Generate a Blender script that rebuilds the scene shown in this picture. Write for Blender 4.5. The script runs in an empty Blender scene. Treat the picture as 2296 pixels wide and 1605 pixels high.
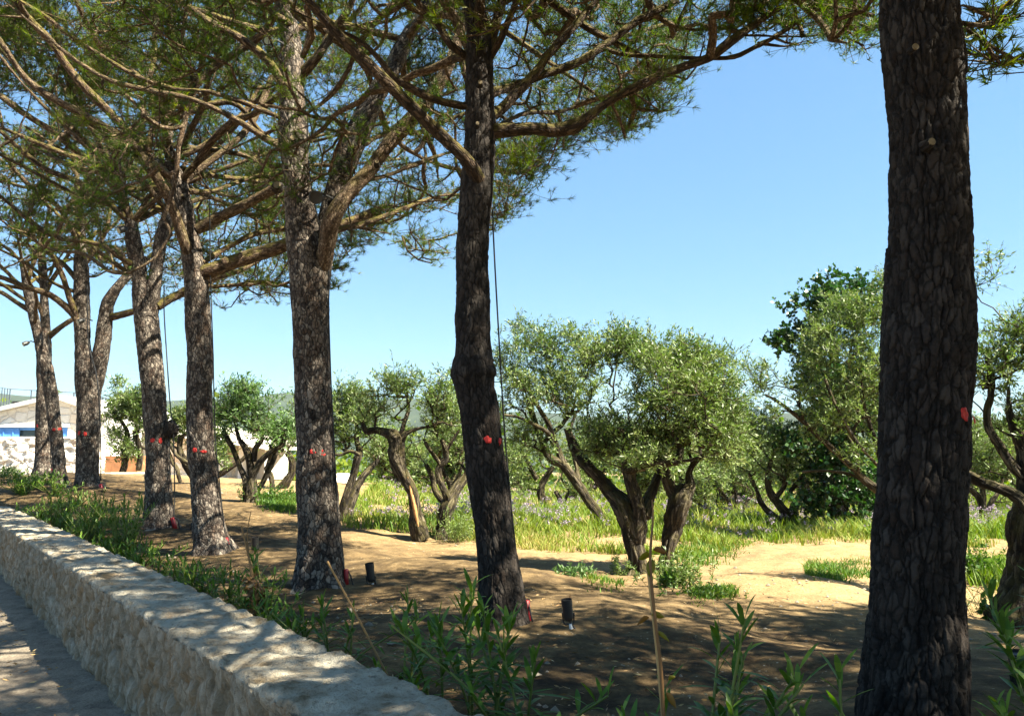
import bpy, math, random
import numpy as np
from mathutils import Vector
R_ = math.radians

# ------------------------------------------------------------------ camera, world, sun, exposure
sc = bpy.context.scene
col = sc.collection
PW, PH, F = 2296.0, 1605.0, 1802.0            # working pixel grid of the photograph and focal length in it
PITCH = math.atan(212.5 / F)
CAM = np.array([0.0, 0.0, 1.45])
cd = bpy.data.cameras.new("camera")
cd.sensor_fit = 'HORIZONTAL'; cd.sensor_width = 36.0; cd.lens = 36.0 * F / PW
cd.clip_start = 0.05; cd.clip_end = 6000
cam = bpy.data.objects.new("camera", cd); col.objects.link(cam)
cam.location = CAM; cam.rotation_euler = (math.pi / 2 + PITCH, 0, 0)
sc.camera = cam

SUN_EL, SUN_X, SUN_Y = 52.0, 0.90, -0.40
SUN_AZ = math.atan2(SUN_X, SUN_Y)
world = bpy.data.worlds.new("World"); sc.world = world; world.use_nodes = True
wn = world.node_tree; bg = wn.nodes['Background']
sky = wn.nodes.new('ShaderNodeTexSky'); sky.sky_type = 'NISHITA'; sky.sun_disc = False
sky.sun_elevation = R_(SUN_EL); sky.sun_rotation = SUN_AZ
sky.altitude = 0; sky.air_density = 1.0; sky.dust_density = 0.6; sky.ozone_density = 1.0
sc1 = wn.nodes.new('ShaderNodeVectorMath'); sc1.operation = 'SCALE'; sc1.inputs['Scale'].default_value = 0.25
gm = wn.nodes.new('ShaderNodeGamma'); gm.inputs[1].default_value = 0.55
hs0 = wn.nodes.new('ShaderNodeHueSaturation'); hs0.inputs['Saturation'].default_value = 1.35; hs0.inputs['Value'].default_value = 3.6
wn.links.new(sky.outputs[0], sc1.inputs[0]); wn.links.new(sc1.outputs[0], gm.inputs[0]); wn.links.new(gm.outputs[0], hs0.inputs['Color'])
tn0 = wn.nodes.new('ShaderNodeMix'); tn0.data_type = 'RGBA'; tn0.blend_type = 'MULTIPLY'; tn0.inputs[0].default_value = 1.0; tn0.inputs[7].default_value = (0.63, 0.86, 1.0, 1)
wn.links.new(hs0.outputs[0], tn0.inputs[6]); wn.links.new(tn0.outputs[2], bg.inputs[0]); bg.inputs[1].default_value = 0.052
ld = bpy.data.lights.new("sun", 'SUN'); ld.energy = 4.6; ld.angle = R_(0.53); ld.color = (1.0, 0.92, 0.74)
sun = bpy.data.objects.new("sun", ld); col.objects.link(sun)
h = math.hypot(SUN_X, SUN_Y)
sdir = Vector((SUN_X / h * math.cos(R_(SUN_EL)), SUN_Y / h * math.cos(R_(SUN_EL)), math.sin(R_(SUN_EL))))
sun.rotation_euler = sdir.to_track_quat('Z', 'Y').to_euler()
sun.location = sdir * 50
sc.view_settings.view_transform = 'Standard'; sc.view_settings.look = 'None'
sc.view_settings.exposure = 2.46; sc.view_settings.gamma = 1.0
sc.cycles.max_bounces = 6; sc.cycles.diffuse_bounces = 2; sc.cycles.transmission_bounces = 3
sc.cycles.transparent_max_bounces = 4; sc.cycles.caustics_reflective = False; sc.cycles.caustics_refractive = False

# ------------------------------------------------------------------ pixel <-> world
def ray(x, y):
    xc = (x - PW / 2) / F; yc = (PH / 2 - y) / F
    return np.array([xc, math.cos(PITCH) - yc * math.sin(PITCH), math.sin(PITCH) + yc * math.cos(PITCH)])
def at(x, y, Y):
    d = ray(x, y)
    return CAM + d * (Y / d[1])
def proj(P):
    P = np.atleast_2d(P) - CAM
    dz = P[:, 1] * math.cos(PITCH) + P[:, 2] * math.sin(PITCH)
    up = -P[:, 1] * math.sin(PITCH) + P[:, 2] * math.cos(PITCH)
    dzz = np.where(dz > 0.05, dz, 0.05)
    return np.stack([PW / 2 + F * P[:, 0] / dzz, PH / 2 - F * up / dzz, dz], 1)

# ------------------------------------------------------------------ noise
def _hash(ix, iy, iz, seed):
    with np.errstate(over='ignore'):
        h = (ix.astype(np.int64) * 374761393 + iy.astype(np.int64) * 668265263 + iz.astype(np.int64) * 1274126177 + seed * 974711) & 0xffffffff
        h = ((h ^ (h >> 13)) * 1274126177) & 0xffffffff
        h = ((h ^ (h >> 16)) * 2246822519) & 0xffffffff
        h = h ^ (h >> 15)
    return (h & 0xffffff) / float(0x1000000)
def vnoise(P, seed=0):
    i = np.floor(P).astype(np.int64); f = P - i; u = f * f * (3 - 2 * f)
    r = 0
    for dx in (0, 1):
        wx = u[:, 0] if dx else 1 - u[:, 0]
        for dy in (0, 1):
            wy = u[:, 1] if dy else 1 - u[:, 1]
            for dz in (0, 1):
                wz = u[:, 2] if dz else 1 - u[:, 2]
                r = r + wx * wy * wz * _hash(i[:, 0] + dx, i[:, 1] + dy, i[:, 2] + dz, seed)
    return r * 2 - 1
def fbm(P, seed=0, oct=4):
    r = 0; a = 1.0; t = 0
    for o in range(oct):
        r = r + a * vnoise(P * (2.03 ** o) + o * 17.3, seed + o); t += a; a *= 0.5
    return r / t
def worley(P, seed=0, flat=False):
    i = np.floor(P).astype(np.int64); n = len(P)
    f1 = np.full(n, 9.0); f2 = np.full(n, 9.0); cid = np.zeros(n)
    for dx in (-1, 0, 1):
        for dy in (-1, 0, 1):
            for dz in ((0,) if flat else (-1, 0, 1)):
                cx, cy, cz = i[:, 0] + dx, i[:, 1] + dy, i[:, 2] + dz
                px = cx + _hash(cx, cy, cz, seed); py = cy + _hash(cx, cy, cz, seed + 1); pz = cz + _hash(cx, cy, cz, seed + 2)
                d = (px - P[:, 0]) ** 2 + (py - P[:, 1]) ** 2 + (0 if flat else (pz - P[:, 2]) ** 2)
                m1 = d < f1
                f2 = np.where(m1, f1, np.minimum(f2, d)); f1 = np.where(m1, d, f1)
                cid = np.where(m1, _hash(cx, cy, cz, seed + 3), cid)
    return np.sqrt(f1), np.sqrt(f2), cid
def sstep(a, b, x):
    t = np.clip((x - a) / (b - a), 0, 1); return t * t * (3 - 2 * t)
def unit(v):
    return v / np.maximum(np.linalg.norm(v, axis=-1, keepdims=True), 1e-9)

# ------------------------------------------------------------------ objects
def tag(o, label=None, cat=None, group=None, kind=None):
    if label: o['label'] = label
    if cat: o['category'] = cat
    if group: o['group'] = group
    if kind: o['kind'] = kind
    return o
def empty(name, loc, label=None, cat=None, group=None):
    o = bpy.data.objects.new(name, None); col.objects.link(o); o.location = Vector(loc); o.empty_display_size = 0.2
    return tag(o, label, cat, group)

class Acc:
    """collects geometry, then links it as one mesh object"""
    def __init__(s):
        s.V = []; s.n = 0; s.F = []; s.M = []; s.T = []; s.B = []; s.C = []
    def add(s, v, f, mat=0, tint=0.5, bark=None, crack=1.0):
        v = np.asarray(v, dtype=np.float64).reshape(-1, 3); f = np.asarray(f, dtype=np.int64)
        s.V.append(v); s.F.append(f + s.n); s.n += len(v)
        s.M.append(np.full(len(f), mat)); s.T.append(np.broadcast_to(tint, (len(f),)))
        s.B.append(v if bark is None else bark); s.C.append(np.broadcast_to(crack, (len(v),)))
    def build(s, name, mats, parent=None, smooth=False):
        me = bpy.data.meshes.new(name)
        V = np.concatenate(s.V)
        off = np.array(parent.matrix_world.translation) if parent is not None and parent.parent is None else np.zeros(3)
        if parent is not None:
            off = np.array(WORLD[parent.name])
        me.vertices.add(len(V)); me.vertices.foreach_set('co', (V - off).astype(np.float32).ravel())
        loops = np.concatenate([f.ravel() for f in s.F]); cnt = np.concatenate([np.full(len(f), f.shape[1]) for f in s.F])
        st = np.concatenate([[0], np.cumsum(cnt)[:-1]])
        me.loops.add(len(loops)); me.loops.foreach_set('vertex_index', loops.astype(np.int32))
        me.polygons.add(len(cnt)); me.polygons.foreach_set('loop_start', st.astype(np.int32)); me.polygons.foreach_set('loop_total', cnt.astype(np.int32))
        me.polygons.foreach_set('material_index', np.concatenate(s.M).astype(np.int32))
        me.polygons.foreach_set('use_smooth', np.full(len(cnt), smooth))
        a = me.attributes.new('tint', 'FLOAT', 'FACE'); a.data.foreach_set('value', np.concatenate(s.T).astype(np.float32))
        a = me.attributes.new('bark', 'FLOAT_VECTOR', 'POINT'); a.data.foreach_set('vector', np.concatenate(s.B).astype(np.float32).ravel())
        a = me.attributes.new('crack', 'FLOAT', 'POINT'); a.data.foreach_set('value', np.concatenate(s.C).astype(np.float32))
        me.update(); me.validate()
        for m in (mats if isinstance(mats, (list, tuple)) else [mats]): me.materials.append(m)
        o = bpy.data.objects.new(name, me); col.objects.link(o)
        if parent is not None: o.parent = parent
        WORLD[o.name] = tuple(off)
        return o
WORLD = {}
_e = empty
def empty(name, loc, *a, **k):
    o = _e(name, loc, *a, **k); WORLD[o.name] = tuple(float(c) for c in loc); return o

# ------------------------------------------------------------------ materials
MATS = {}
def mat(name, build):
    if name in MATS: return MATS[name]
    m = bpy.data.materials.new(name); m.use_nodes = True; nt = m.node_tree
    b = nt.nodes['Principled BSDF']; build(nt, b); MATS[name] = m; return m
def N(nt, t, **k):
    n = nt.nodes.new(t)
    for a, v in k.items(): setattr(n, a, v)
    return n
def ramp(nt, fac, stops):
    r = N(nt, 'ShaderNodeValToRGB'); e = r.color_ramp.elements
    e[0].position = stops[0][0]; e[0].color = (*stops[0][1], 1)
    e[1].position = stops[-1][0]; e[1].color = (*stops[-1][1], 1)
    for p, c in stops[1:-1]:
        q = e.new(p); q.color = (*c, 1)
    nt.links.new(fac, r.inputs[0]); return r.outputs[0]
def attr(nt, name, out='Fac'):
    a = N(nt, 'ShaderNodeAttribute', attribute_name=name); return a.outputs[out]
def noise(nt, vec, scale, detail=4, rough=0.55):
    n = N(nt, 'ShaderNodeTexNoise'); n.inputs['Scale'].default_value = scale; n.inputs['Detail'].default_value = detail
    n.inputs['Roughness'].default_value = rough
    if vec is not None: nt.links.new(vec, n.inputs['Vector'])
    return n.outputs[0]
def mix(nt, fac, a, b, mode='MIX'):
    m = N(nt, 'ShaderNodeMix', data_type='RGBA', blend_type=mode)
    for s, v in ((0, fac), (6, a), (7, b)):
        if hasattr(v, 'links'): nt.links.new(v, m.inputs[s])
        elif s == 0: m.inputs[0].default_value = v
        else: m.inputs[s].default_value = (*v, 1)
    return m.outputs[2]
def math_(nt, op, a, b=0.0, c=None):
    m = N(nt, 'ShaderNodeMath', operation=op)
    for i, v in enumerate((a, b, c)):
        if v is None: continue
        if hasattr(v, 'links'): nt.links.new(v, m.inputs[i])
        else: m.inputs[i].default_value = v
    return m.outputs[0]
def vscale(nt, vec, s):
    m = N(nt, 'ShaderNodeMapping'); nt.links.new(vec, m.inputs[0]); m.inputs['Scale'].default_value = s; return m.outputs[0]
def bump(nt, b, hgt, strength, dist):
    n = N(nt, 'ShaderNodeBump'); n.inputs['Strength'].default_value = strength; n.inputs['Distance'].default_value = dist
    nt.links.new(hgt, n.inputs['Height']); nt.links.new(n.outputs[0], b.inputs['Normal'])
def objco(nt): return N(nt, 'ShaderNodeTexCoord').outputs['Object']
def geopos(nt): return N(nt, 'ShaderNodeNewGeometry').outputs['Position']

def bark_mat(name, dark, mid, light, warm, moss=0.0, plate=(26, 26, 11), fissure=0.8):
    def f(nt, b):
        v = attr(nt, 'bark', 'Vector'); cr = attr(nt, 'crack')
        n1 = noise(nt, v, 6, 5, 0.65); n2 = noise(nt, v, 60, 5, 0.7)
        wn_ = N(nt, 'ShaderNodeTexNoise'); wn_.inputs['Scale'].default_value = 14; wn_.inputs['Detail'].default_value = 3; nt.links.new(v, wn_.inputs['Vector'])
        wa = N(nt, 'ShaderNodeVectorMath', operation='MULTIPLY_ADD'); nt.links.new(wn_.outputs['Color'], wa.inputs[0]); wa.inputs[1].default_value = (0.9, 0.9, 0.9)
        nt.links.new(vscale(nt, v, plate), wa.inputs[2]); pv = wa.outputs[0]
        vo = N(nt, 'ShaderNodeTexVoronoi', feature='F1'); nt.links.new(pv, vo.inputs['Vector']); vo.inputs['Scale'].default_value = 1.0
        cell = N(nt, 'ShaderNodeSeparateColor'); nt.links.new(vo.outputs['Color'], cell.inputs[0])
        ve = N(nt, 'ShaderNodeTexVoronoi', feature='DISTANCE_TO_EDGE'); nt.links.new(pv, ve.inputs['Vector']); ve.inputs['Scale'].default_value = 1.0
        t = math_(nt, 'MULTIPLY_ADD', cell.outputs[0], 0.45, math_(nt, 'MULTIPLY', n2, 0.55))
        c = ramp(nt, t, [(0.22, dark), (0.42, mid), (0.72, light)])
        c = mix(nt, math_(nt, 'MULTIPLY', ramp(nt, n1, [(0.48, (0, 0, 0)), (0.68, (1, 1, 1))]), 0.55), c, warm)
        fis = math_(nt, 'SUBTRACT', 1.0, math_(nt, 'MULTIPLY', ramp(nt, cr, [(0.05, (1, 1, 1)), (0.5, (0, 0, 0))]), 0.68))
        c = mix(nt, 1.0, c, fis, 'MULTIPLY')
        c = mix(nt, math_(nt, 'MULTIPLY', ramp(nt, ve.outputs['Distance'], [(0.03, (1, 1, 1)), (0.14, (0, 0, 0))]), fissure), c, dark)
        if moss > 0:
            nz = N(nt, 'ShaderNodeSeparateXYZ'); nt.links.new(N(nt, 'ShaderNodeNewGeometry').outputs['Normal'], nz.inputs[0])
            mm = math_(nt, 'MULTIPLY', noise(nt, v, 9, 4), math_(nt, 'MULTIPLY_ADD', nz.outputs[2], 0.4, 0.75))
            c = mix(nt, math_(nt, 'MULTIPLY', ramp(nt, mm, [(0.36, (0, 0, 0)), (0.5, (1, 1, 1))]), moss), c, (0.11, 0.095, 0.018))
        nt.links.new(c, b.inputs['Base Color']); b.inputs['Roughness'].default_value = 0.9; b.inputs['Specular IOR Level'].default_value = 0.25
        hh = math_(nt, 'ADD', math_(nt, 'MINIMUM', math_(nt, 'MULTIPLY', ve.outputs['Distance'], 2.5), 0.5), math_(nt, 'MULTIPLY', n2, 0.5))
        bump(nt, b, hh, 0.8, 0.015)
    return mat(name, f)
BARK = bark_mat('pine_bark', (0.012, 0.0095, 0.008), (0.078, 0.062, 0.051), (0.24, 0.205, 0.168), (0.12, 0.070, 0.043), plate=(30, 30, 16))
BARK_DARK = bark_mat('shaded_pine_bark', (0.009, 0.0072, 0.006), (0.023, 0.0185, 0.016), (0.050, 0.042, 0.036), (0.034, 0.021, 0.014))  # dark copy for the near trunks, with the crowns' shade in its colour
LIMB = bark_mat('pine_limb_bark', (0.025, 0.015, 0.009), (0.085, 0.054, 0.034), (0.21, 0.15, 0.10), (0.12, 0.062, 0.034), moss=0.75, plate=(45, 45, 16))
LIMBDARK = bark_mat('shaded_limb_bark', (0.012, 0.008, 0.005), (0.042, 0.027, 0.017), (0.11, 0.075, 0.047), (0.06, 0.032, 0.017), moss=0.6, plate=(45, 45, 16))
TWIGBARK = bark_mat('pine_branch_bark', (0.03, 0.019, 0.011), (0.10, 0.065, 0.040), (0.23, 0.172, 0.118), (0.14, 0.078, 0.043), moss=0.35, plate=(60, 60, 30))
OLIVEBARK = bark_mat('olive_bark', (0.007, 0.0055, 0.004), (0.024, 0.018, 0.012), (0.13, 0.108, 0.076), (0.045, 0.031, 0.018), moss=0.25, plate=(30, 30, 5))

def leaf_mat(name, stops, back, trans=0.35, rough=0.5, spec=0.3):
    def f(nt, b):
        t = attr(nt, 'tint'); c = ramp(nt, t, stops)
        g = N(nt, 'ShaderNodeNewGeometry')
        c2 = mix(nt, math_(nt, 'MULTIPLY', g.outputs['Backfacing'], 0.7 if back else 0.0), c, back or (0, 0, 0))
        nt.links.new(c2, b.inputs['Base Color']); b.inputs['Roughness'].default_value = rough; b.inputs['Specular IOR Level'].default_value = spec
        tr = N(nt, 'ShaderNodeBsdfTranslucent'); hs = N(nt, 'ShaderNodeHueSaturation'); hs.inputs['Value'].default_value = 1.5; hs.inputs['Saturation'].default_value = 1.15
        nt.links.new(c, hs.inputs['Color']); nt.links.new(hs.outputs[0], tr.inputs[0])
        ms = N(nt, 'ShaderNodeMixShader'); ms.inputs[0].default_value = trans
        out = nt.nodes['Material Output']
        nt.links.new(b.outputs[0], ms.inputs[1]); nt.links.new(tr.outputs[0], ms.inputs[2]); nt.links.new(ms.outputs[0], out.inputs[0])
    return mat(name, f)
NEEDLE = leaf_mat('pine_needles', [(0.0, (0.02, 0.052, 0.009)), (0.45, (0.070, 0.120, 0.013)), (0.85, (0.175, 0.225, 0.022)), (1.0, (0.17, 0.12, 0.03))], None, 0.45)
OLIVELEAF = leaf_mat('olive_leaves', [(0.0, (0.028, 0.065, 0.012)), (0.4, (0.090, 0.155, 0.028)), (0.8, (0.195, 0.26, 0.075)), (1.0, (0.30, 0.32, 0.14))], (0.20, 0.25, 0.11), 0.30, 0.45, 0.4)
OLIVEDARK = leaf_mat('dense_olive_leaves', [(0.0, (0.03, 0.075, 0.018)), (0.5, (0.07, 0.15, 0.03)), (1.0, (0.14, 0.24, 0.06))], (0.17, 0.24, 0.12), 0.25, 0.5, 0.3)
IVYLEAF = leaf_mat('ivy_leaves', [(0.0, (0.008, 0.028, 0.008)), (0.6, (0.026, 0.075, 0.014)), (1.0, (0.075, 0.16, 0.025))], None, 0.25, 0.35, 0.5)
OLEANDER = leaf_mat('oleander_leaves', [(0.0, (0.02, 0.06, 0.007)), (0.6, (0.055, 0.13, 0.012)), (1.0, (0.16, 0.25, 0.026))], (0.06, 0.11, 0.025), 0.30, 0.45, 0.4)
GRASS = leaf_mat('grass_blades', [(0.0, (0.028, 0.08, 0.012)), (0.4, (0.085, 0.16, 0.02)), (0.75, (0.18, 0.235, 0.035)), (1.0, (0.30, 0.26, 0.085))], None, 0.3, 0.6)
FLOWER = leaf_mat('purple_petals', [(0.0, (0.20, 0.145, 0.23)), (1.0, (0.34, 0.29, 0.34))], None, 0.3, 0.7)
STEMGREEN = leaf_mat('green_stems', [(0.0, (0.08, 0.12, 0.02)), (1.0, (0.20, 0.23, 0.06))], None, 0.1)
DRYSTEM = leaf_mat('dry_stems', [(0.0, (0.12, 0.06, 0.025)), (0.5, (0.30, 0.18, 0.07)), (1.0, (0.50, 0.38, 0.18))], None, 0.05)
YELLOWLEAF = leaf_mat('yellow_leaves', [(0.0, (0.16, 0.065, 0.02)), (1.0, (0.15, 0.14, 0.012))], None, 0.3)

def plain(name, c, rough=0.6, metal=0.0, var=0.15, scale=12, bumpd=0.0):
    def f(nt, b):
        n = noise(nt, objco(nt), scale, 5, 0.6)
        cc = ramp(nt, n, [(0.3, tuple(x * (1 - var) for x in c)), (0.7, tuple(min(1, x * (1 + var)) for x in c))])
        nt.links.new(cc, b.inputs['Base Color']); b.inputs['Roughness'].default_value = rough; b.inputs['Metallic'].default_value = metal
        if bumpd: bump(nt, b, n, 0.6, bumpd)
    return mat(name, f)
BLACK = plain('black_metal', (0.018, 0.018, 0.018), 0.45, 0.0)
BLACKRUB = plain('black_rubber', (0.012, 0.012, 0.012), 0.55)
REDPL = plain('red_plastic', (0.28, 0.010, 0.012), 0.4)
REDPAINT = plain('red_spray_paint', (0.42, 0.016, 0.010), 0.7, 0, 0.25, 60)
CUTWOOD = plain('cut_wood', (0.17, 0.13, 0.07), 0.8, 0, 0.3, 40)
SPLITWOOD = plain('split_wood', (0.34, 0.17, 0.06), 0.8, 0, 0.4, 30)
LENS = plain('pale_lens', (0.25, 0.27, 0.22), 0.15)
WHITEPL = plain('white_plastic', (0.7, 0.7, 0.68), 0.4)
CONCRETE = plain('pale_mortar', (0.20, 0.175, 0.135), 0.95, 0, 0.3, 9, 0.02)
PLASTER = plain('white_plaster', (0.72, 0.71, 0.68), 0.9, 0, 0.04, 3)
BLUEWOOD = plain('blue_painted_wood', (0.10, 0.30, 0.72), 0.6, 0, 0.12, 5)
GLASSDK = plain('dark_glass', (0.03, 0.05, 0.06), 0.1)
CORTEN = plain('rusty_steel', (0.36, 0.16, 0.07), 0.85, 0, 0.35, 5)
TEAL = plain('teal_paint', (0.01, 0.20, 0.17), 0.6)
STEEL = plain('dark_railing_steel', (0.05, 0.06, 0.075), 0.5)

def f_tiles(nt, b):
    v = geopos(nt)
    br = N(nt, 'ShaderNodeTexWave'); br.wave_type = 'BANDS'; br.bands_direction = 'X'; br.inputs['Scale'].default_value = 1.1
    nt.links.new(v, br.inputs['Vector'])
    n = noise(nt, v, 6, 4)
    c = ramp(nt, n, [(0.3, (0.62, 0.50, 0.42)), (0.6, (0.85, 0.80, 0.75))])
    nt.links.new(c, b.inputs['Base Color']); b.inputs['Roughness'].default_value = 0.8
ROOFTILE = mat('pale_roof_tiles', f_tiles)

def f_dirt(nt, b):
    v = geopos(nt)
    n1 = noise(nt, v, 0.55, 5, 0.6); n2 = noise(nt, v, 5, 6, 0.65); n3 = noise(nt, vscale(nt, v, (1, 1, 1)), 45, 4, 0.7)
    t = math_(nt, 'ADD', math_(nt, 'MULTIPLY', n1, 0.5), math_(nt, 'MULTIPLY', n2, 0.5))
    c = ramp(nt, t, [(0.36, (0.095, 0.054, 0.022)), (0.48, (0.205, 0.132, 0.055)), (0.60, (0.285, 0.198, 0.09))])
    c = mix(nt, 0.35, c, ramp(nt, n3, [(0.35, (0.085, 0.052, 0.028)), (0.6, (0.38, 0.29, 0.17))]))
    # organic litter and painted crown shade close to the pine row, from the mesh
    litter_shade = attr(nt, 'crack')
    c = mix(nt, math_(nt, 'MULTIPLY', math_(nt, 'SUBTRACT', 1.0, litter_shade), 0.92), c, ramp(nt, n2, [(0.38, (0.014, 0.009, 0.005)), (0.5, (0.046, 0.030, 0.014)), (0.62, (0.12, 0.080, 0.038))]))
    vo = N(nt, 'ShaderNodeTexVoronoi'); nt.links.new(v, vo.inputs['Vector']); vo.inputs['Scale'].default_value = 22
    sp = ramp(nt, vo.outputs['Distance'], [(0.10, (1, 1, 1)), (0.17, (0, 0, 0))])
    c = mix(nt, math_(nt, 'MULTIPLY', sp, math_(nt, 'GREATER_THAN', n2, 0.56)), c, (0.40, 0.35, 0.26))
    nt.links.new(c, b.inputs['Base Color']); b.inputs['Roughness'].default_value = 0.95; b.inputs['Specular IOR Level'].default_value = 0.15
    hh = math_(nt, 'ADD', math_(nt, 'MULTIPLY', n2, 0.8), math_(nt, 'MULTIPLY', n3, 0.35))
    bump(nt, b, hh, 0.7, 0.04)
DIRT = mat('sandy_soil', f_dirt)

def f_path(nt, b):
    v = geopos(nt); n2 = noise(nt, v, 7, 6, 0.7); n3 = noise(nt, v, 80, 3, 0.7)
    c = ramp(nt, math_(nt, 'ADD', math_(nt, 'MULTIPLY', n2, 0.5), math_(nt, 'MULTIPLY', n3, 0.5)), [(0.38, (0.075, 0.058, 0.040)), (0.58, (0.225, 0.185, 0.135))])
    nt.links.new(c, b.inputs['Base Color']); b.inputs['Roughness'].default_value = 0.95
    bump(nt, b, math_(nt, 'ADD', n3, n2), 0.6, 0.01)
PATH = mat('rough_path', f_path)

def f_stone(nt, b):
    v = attr(nt, 'bark', 'Vector'); t = attr(nt, 'tint'); cr = attr(nt, 'crack')
    n1 = noise(nt, v, 5, 6, 0.65); n2 = noise(nt, v, 40, 5, 0.7)
    c = ramp(nt, n1, [(0.34, (0.19, 0.14, 0.08)), (0.46, (0.355, 0.305, 0.225)), (0.58, (0.45, 0.41, 0.325))])
    w = ramp(nt, noise(nt, v, 3.1, 4, 0.7), [(0.55, (0, 0, 0)), (0.68, (1, 1, 1))])
    c = mix(nt, math_(nt, 'MULTIPLY', w, 0.6), c, (0.33, 0.21, 0.11))
    c = mix(nt, math_(nt, 'MULTIPLY', ramp(nt, n2, [(0.32, (1, 1, 1)), (0.45, (0, 0, 0))]), 0.75), c, (0.15, 0.125, 0.09))
    c = mix(nt, math_(nt, 'MULTIPLY', math_(nt, 'SUBTRACT', 1.0, cr), 0.55), c, (0.16, 0.12, 0.07))
    nt.links.new(c, b.inputs['Base Color']); b.inputs['Roughness'].default_value = 0.9; b.inputs['Specular IOR Level'].default_value = 0.2
    bump(nt, b, math_(nt, 'ADD', n1, math_(nt, 'MULTIPLY', n2, 0.9)), 1.0, 0.03)
LIMESTONE = mat('limestone_rubble', f_stone)
def f_stone2(nt, b):
    v = attr(nt, 'bark', 'Vector'); cr = attr(nt, 'crack')
    vs = vscale(nt, v, (4.2, 1, 1.1)); n1 = noise(nt, vs, 5, 7, 0.7); n2 = noise(nt, v, 34, 5, 0.7)
    c = ramp(nt, n1, [(0.30, (0.10, 0.075, 0.045)), (0.44, (0.26, 0.215, 0.15)), (0.56, (0.36, 0.32, 0.245)), (0.68, (0.44, 0.40, 0.33))])
    w = ramp(nt, noise(nt, vs, 3.1, 5, 0.75), [(0.50, (0, 0, 0)), (0.64, (1, 1, 1))])
    c = mix(nt, math_(nt, 'MULTIPLY', w, 0.7), c, (0.27, 0.165, 0.075))
    c = mix(nt, math_(nt, 'MULTIPLY', ramp(nt, n2, [(0.30, (1, 1, 1)), (0.46, (0, 0, 0))]), 0.7), c, (0.10, 0.085, 0.06))
    c = mix(nt, math_(nt, 'MULTIPLY', math_(nt, 'SUBTRACT', 1.0, cr), 0.7), c, (0.11, 0.085, 0.05))
    nt.links.new(c, b.inputs['Base Color']); b.inputs['Roughness'].default_value = 0.92; b.inputs['Specular IOR Level'].default_value = 0.2
    bump(nt, b, math_(nt, 'ADD', n1, math_(nt, 'MULTIPLY', n2, 0.6)), 0.9, 0.03)
LIMEFACE = mat('limestone_face', f_stone2)

def f_housestone(nt, b):
    v = vscale(nt, geopos(nt), (1, 1, 1.35))
    vo = N(nt, 'ShaderNodeTexVoronoi', feature='F1'); nt.links.new(v, vo.inputs['Vector']); vo.inputs['Scale'].default_value = 2.6
    ve = N(nt, 'ShaderNodeTexVoronoi', feature='DISTANCE_TO_EDGE'); nt.links.new(v, ve.inputs['Vector']); ve.inputs['Scale'].default_value = 2.6
    s = N(nt, 'ShaderNodeSeparateColor'); nt.links.new(vo.outputs['Color'], s.inputs[0])
    c = ramp(nt, s.outputs[0], [(0.0, (0.90, 0.86, 0.79)), (0.6, (0.88, 0.82, 0.72)), (0.88, (0.82, 0.70, 0.55)), (1.0, (0.74, 0.50, 0.32))])
    c = mix(nt, 0.25, c, ramp(nt, noise(nt, v, 9, 4), [(0.3, (0.5, 0.4, 0.3)), (0.6, (0.85, 0.8, 0.72))]))
    e = ramp(nt, ve.outputs['Distance'], [(0.0, (1, 1, 1)), (0.07, (0, 0, 0))])
    c = mix(nt, math_(nt, 'MULTIPLY', e, 0.35), c, (0.5, 0.42, 0.33))
    nt.links.new(c, b.inputs['Base Color']); b.inputs['Roughness'].default_value = 0.9
    bump(nt, b, math_(nt, 'MINIMUM', ve.outputs['Distance'], 0.12), 1.0, 0.25)
HOUSESTONE = mat('house_stone', f_housestone)

def f_hill(nt, b):
    v = geopos(nt); n = noise(nt, v, 0.03, 8, 0.7)
    nt.links.new(ramp(nt, n, [(0.35, (0.008, 0.020, 0.012)), (0.6, (0.022, 0.042, 0.022)), (0.8, (0.05, 0.055, 0.032))]), b.inputs['Base Color'])
    b.inputs['Roughness'].default_value = 1.0
HILLMAT = mat('wooded_hill', f_hill)

# ------------------------------------------------------------------ geometry helpers
def catmull(P, step):
    """P: (n,k) rows of position+radius -> resampled rows about `step` apart"""
    P = np.asarray(P, float); Q = np.vstack([2 * P[0] - P[1], P, 2 * P[-1] - P[-2]]); out = []
    for i in range(1, len(Q) - 2):
        L = np.linalg.norm(Q[i + 1, :3] - Q[i, :3]); m = max(1, int(math.ceil(L / step)))
        t = (np.arange(m) / m)[:, None]
        a, b, c, d = Q[i - 1], Q[i], Q[i + 1], Q[i + 2]
        out.append(0.5 * ((2 * b) + (-a + c) * t + (2 * a - 5 * b + 4 * c - d) * t ** 2 + (-a + 3 * b - 3 * c + d) * t ** 3))
    out.append(P[-1:]); return np.vstack(out)
def frames(C):
    T = unit(np.gradient(C, axis=0)); n = len(C); Nn = np.zeros((n, 3))
    ref = np.array([0., 1., 0.]) if abs(T[0][1]) < 0.85 else np.array([1., 0, 0])
    v = ref - T[0] * np.dot(ref, T[0]); v /= np.linalg.norm(v)
    for i in range(n):
        v = v - T[i] * np.dot(v, T[i]); v /= max(1e-9, np.linalg.norm(v)); Nn[i] = v
    return T, Nn, np.cross(T, Nn)
def ringfaces(m, n):
    i = np.arange(m - 1)[:, None] * n; j = np.arange(n)[None]; k = (j + 1) % n
    return np.stack([i + j, i + k, i + n + k, i + n + j], -1).reshape(-1, 4)
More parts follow.
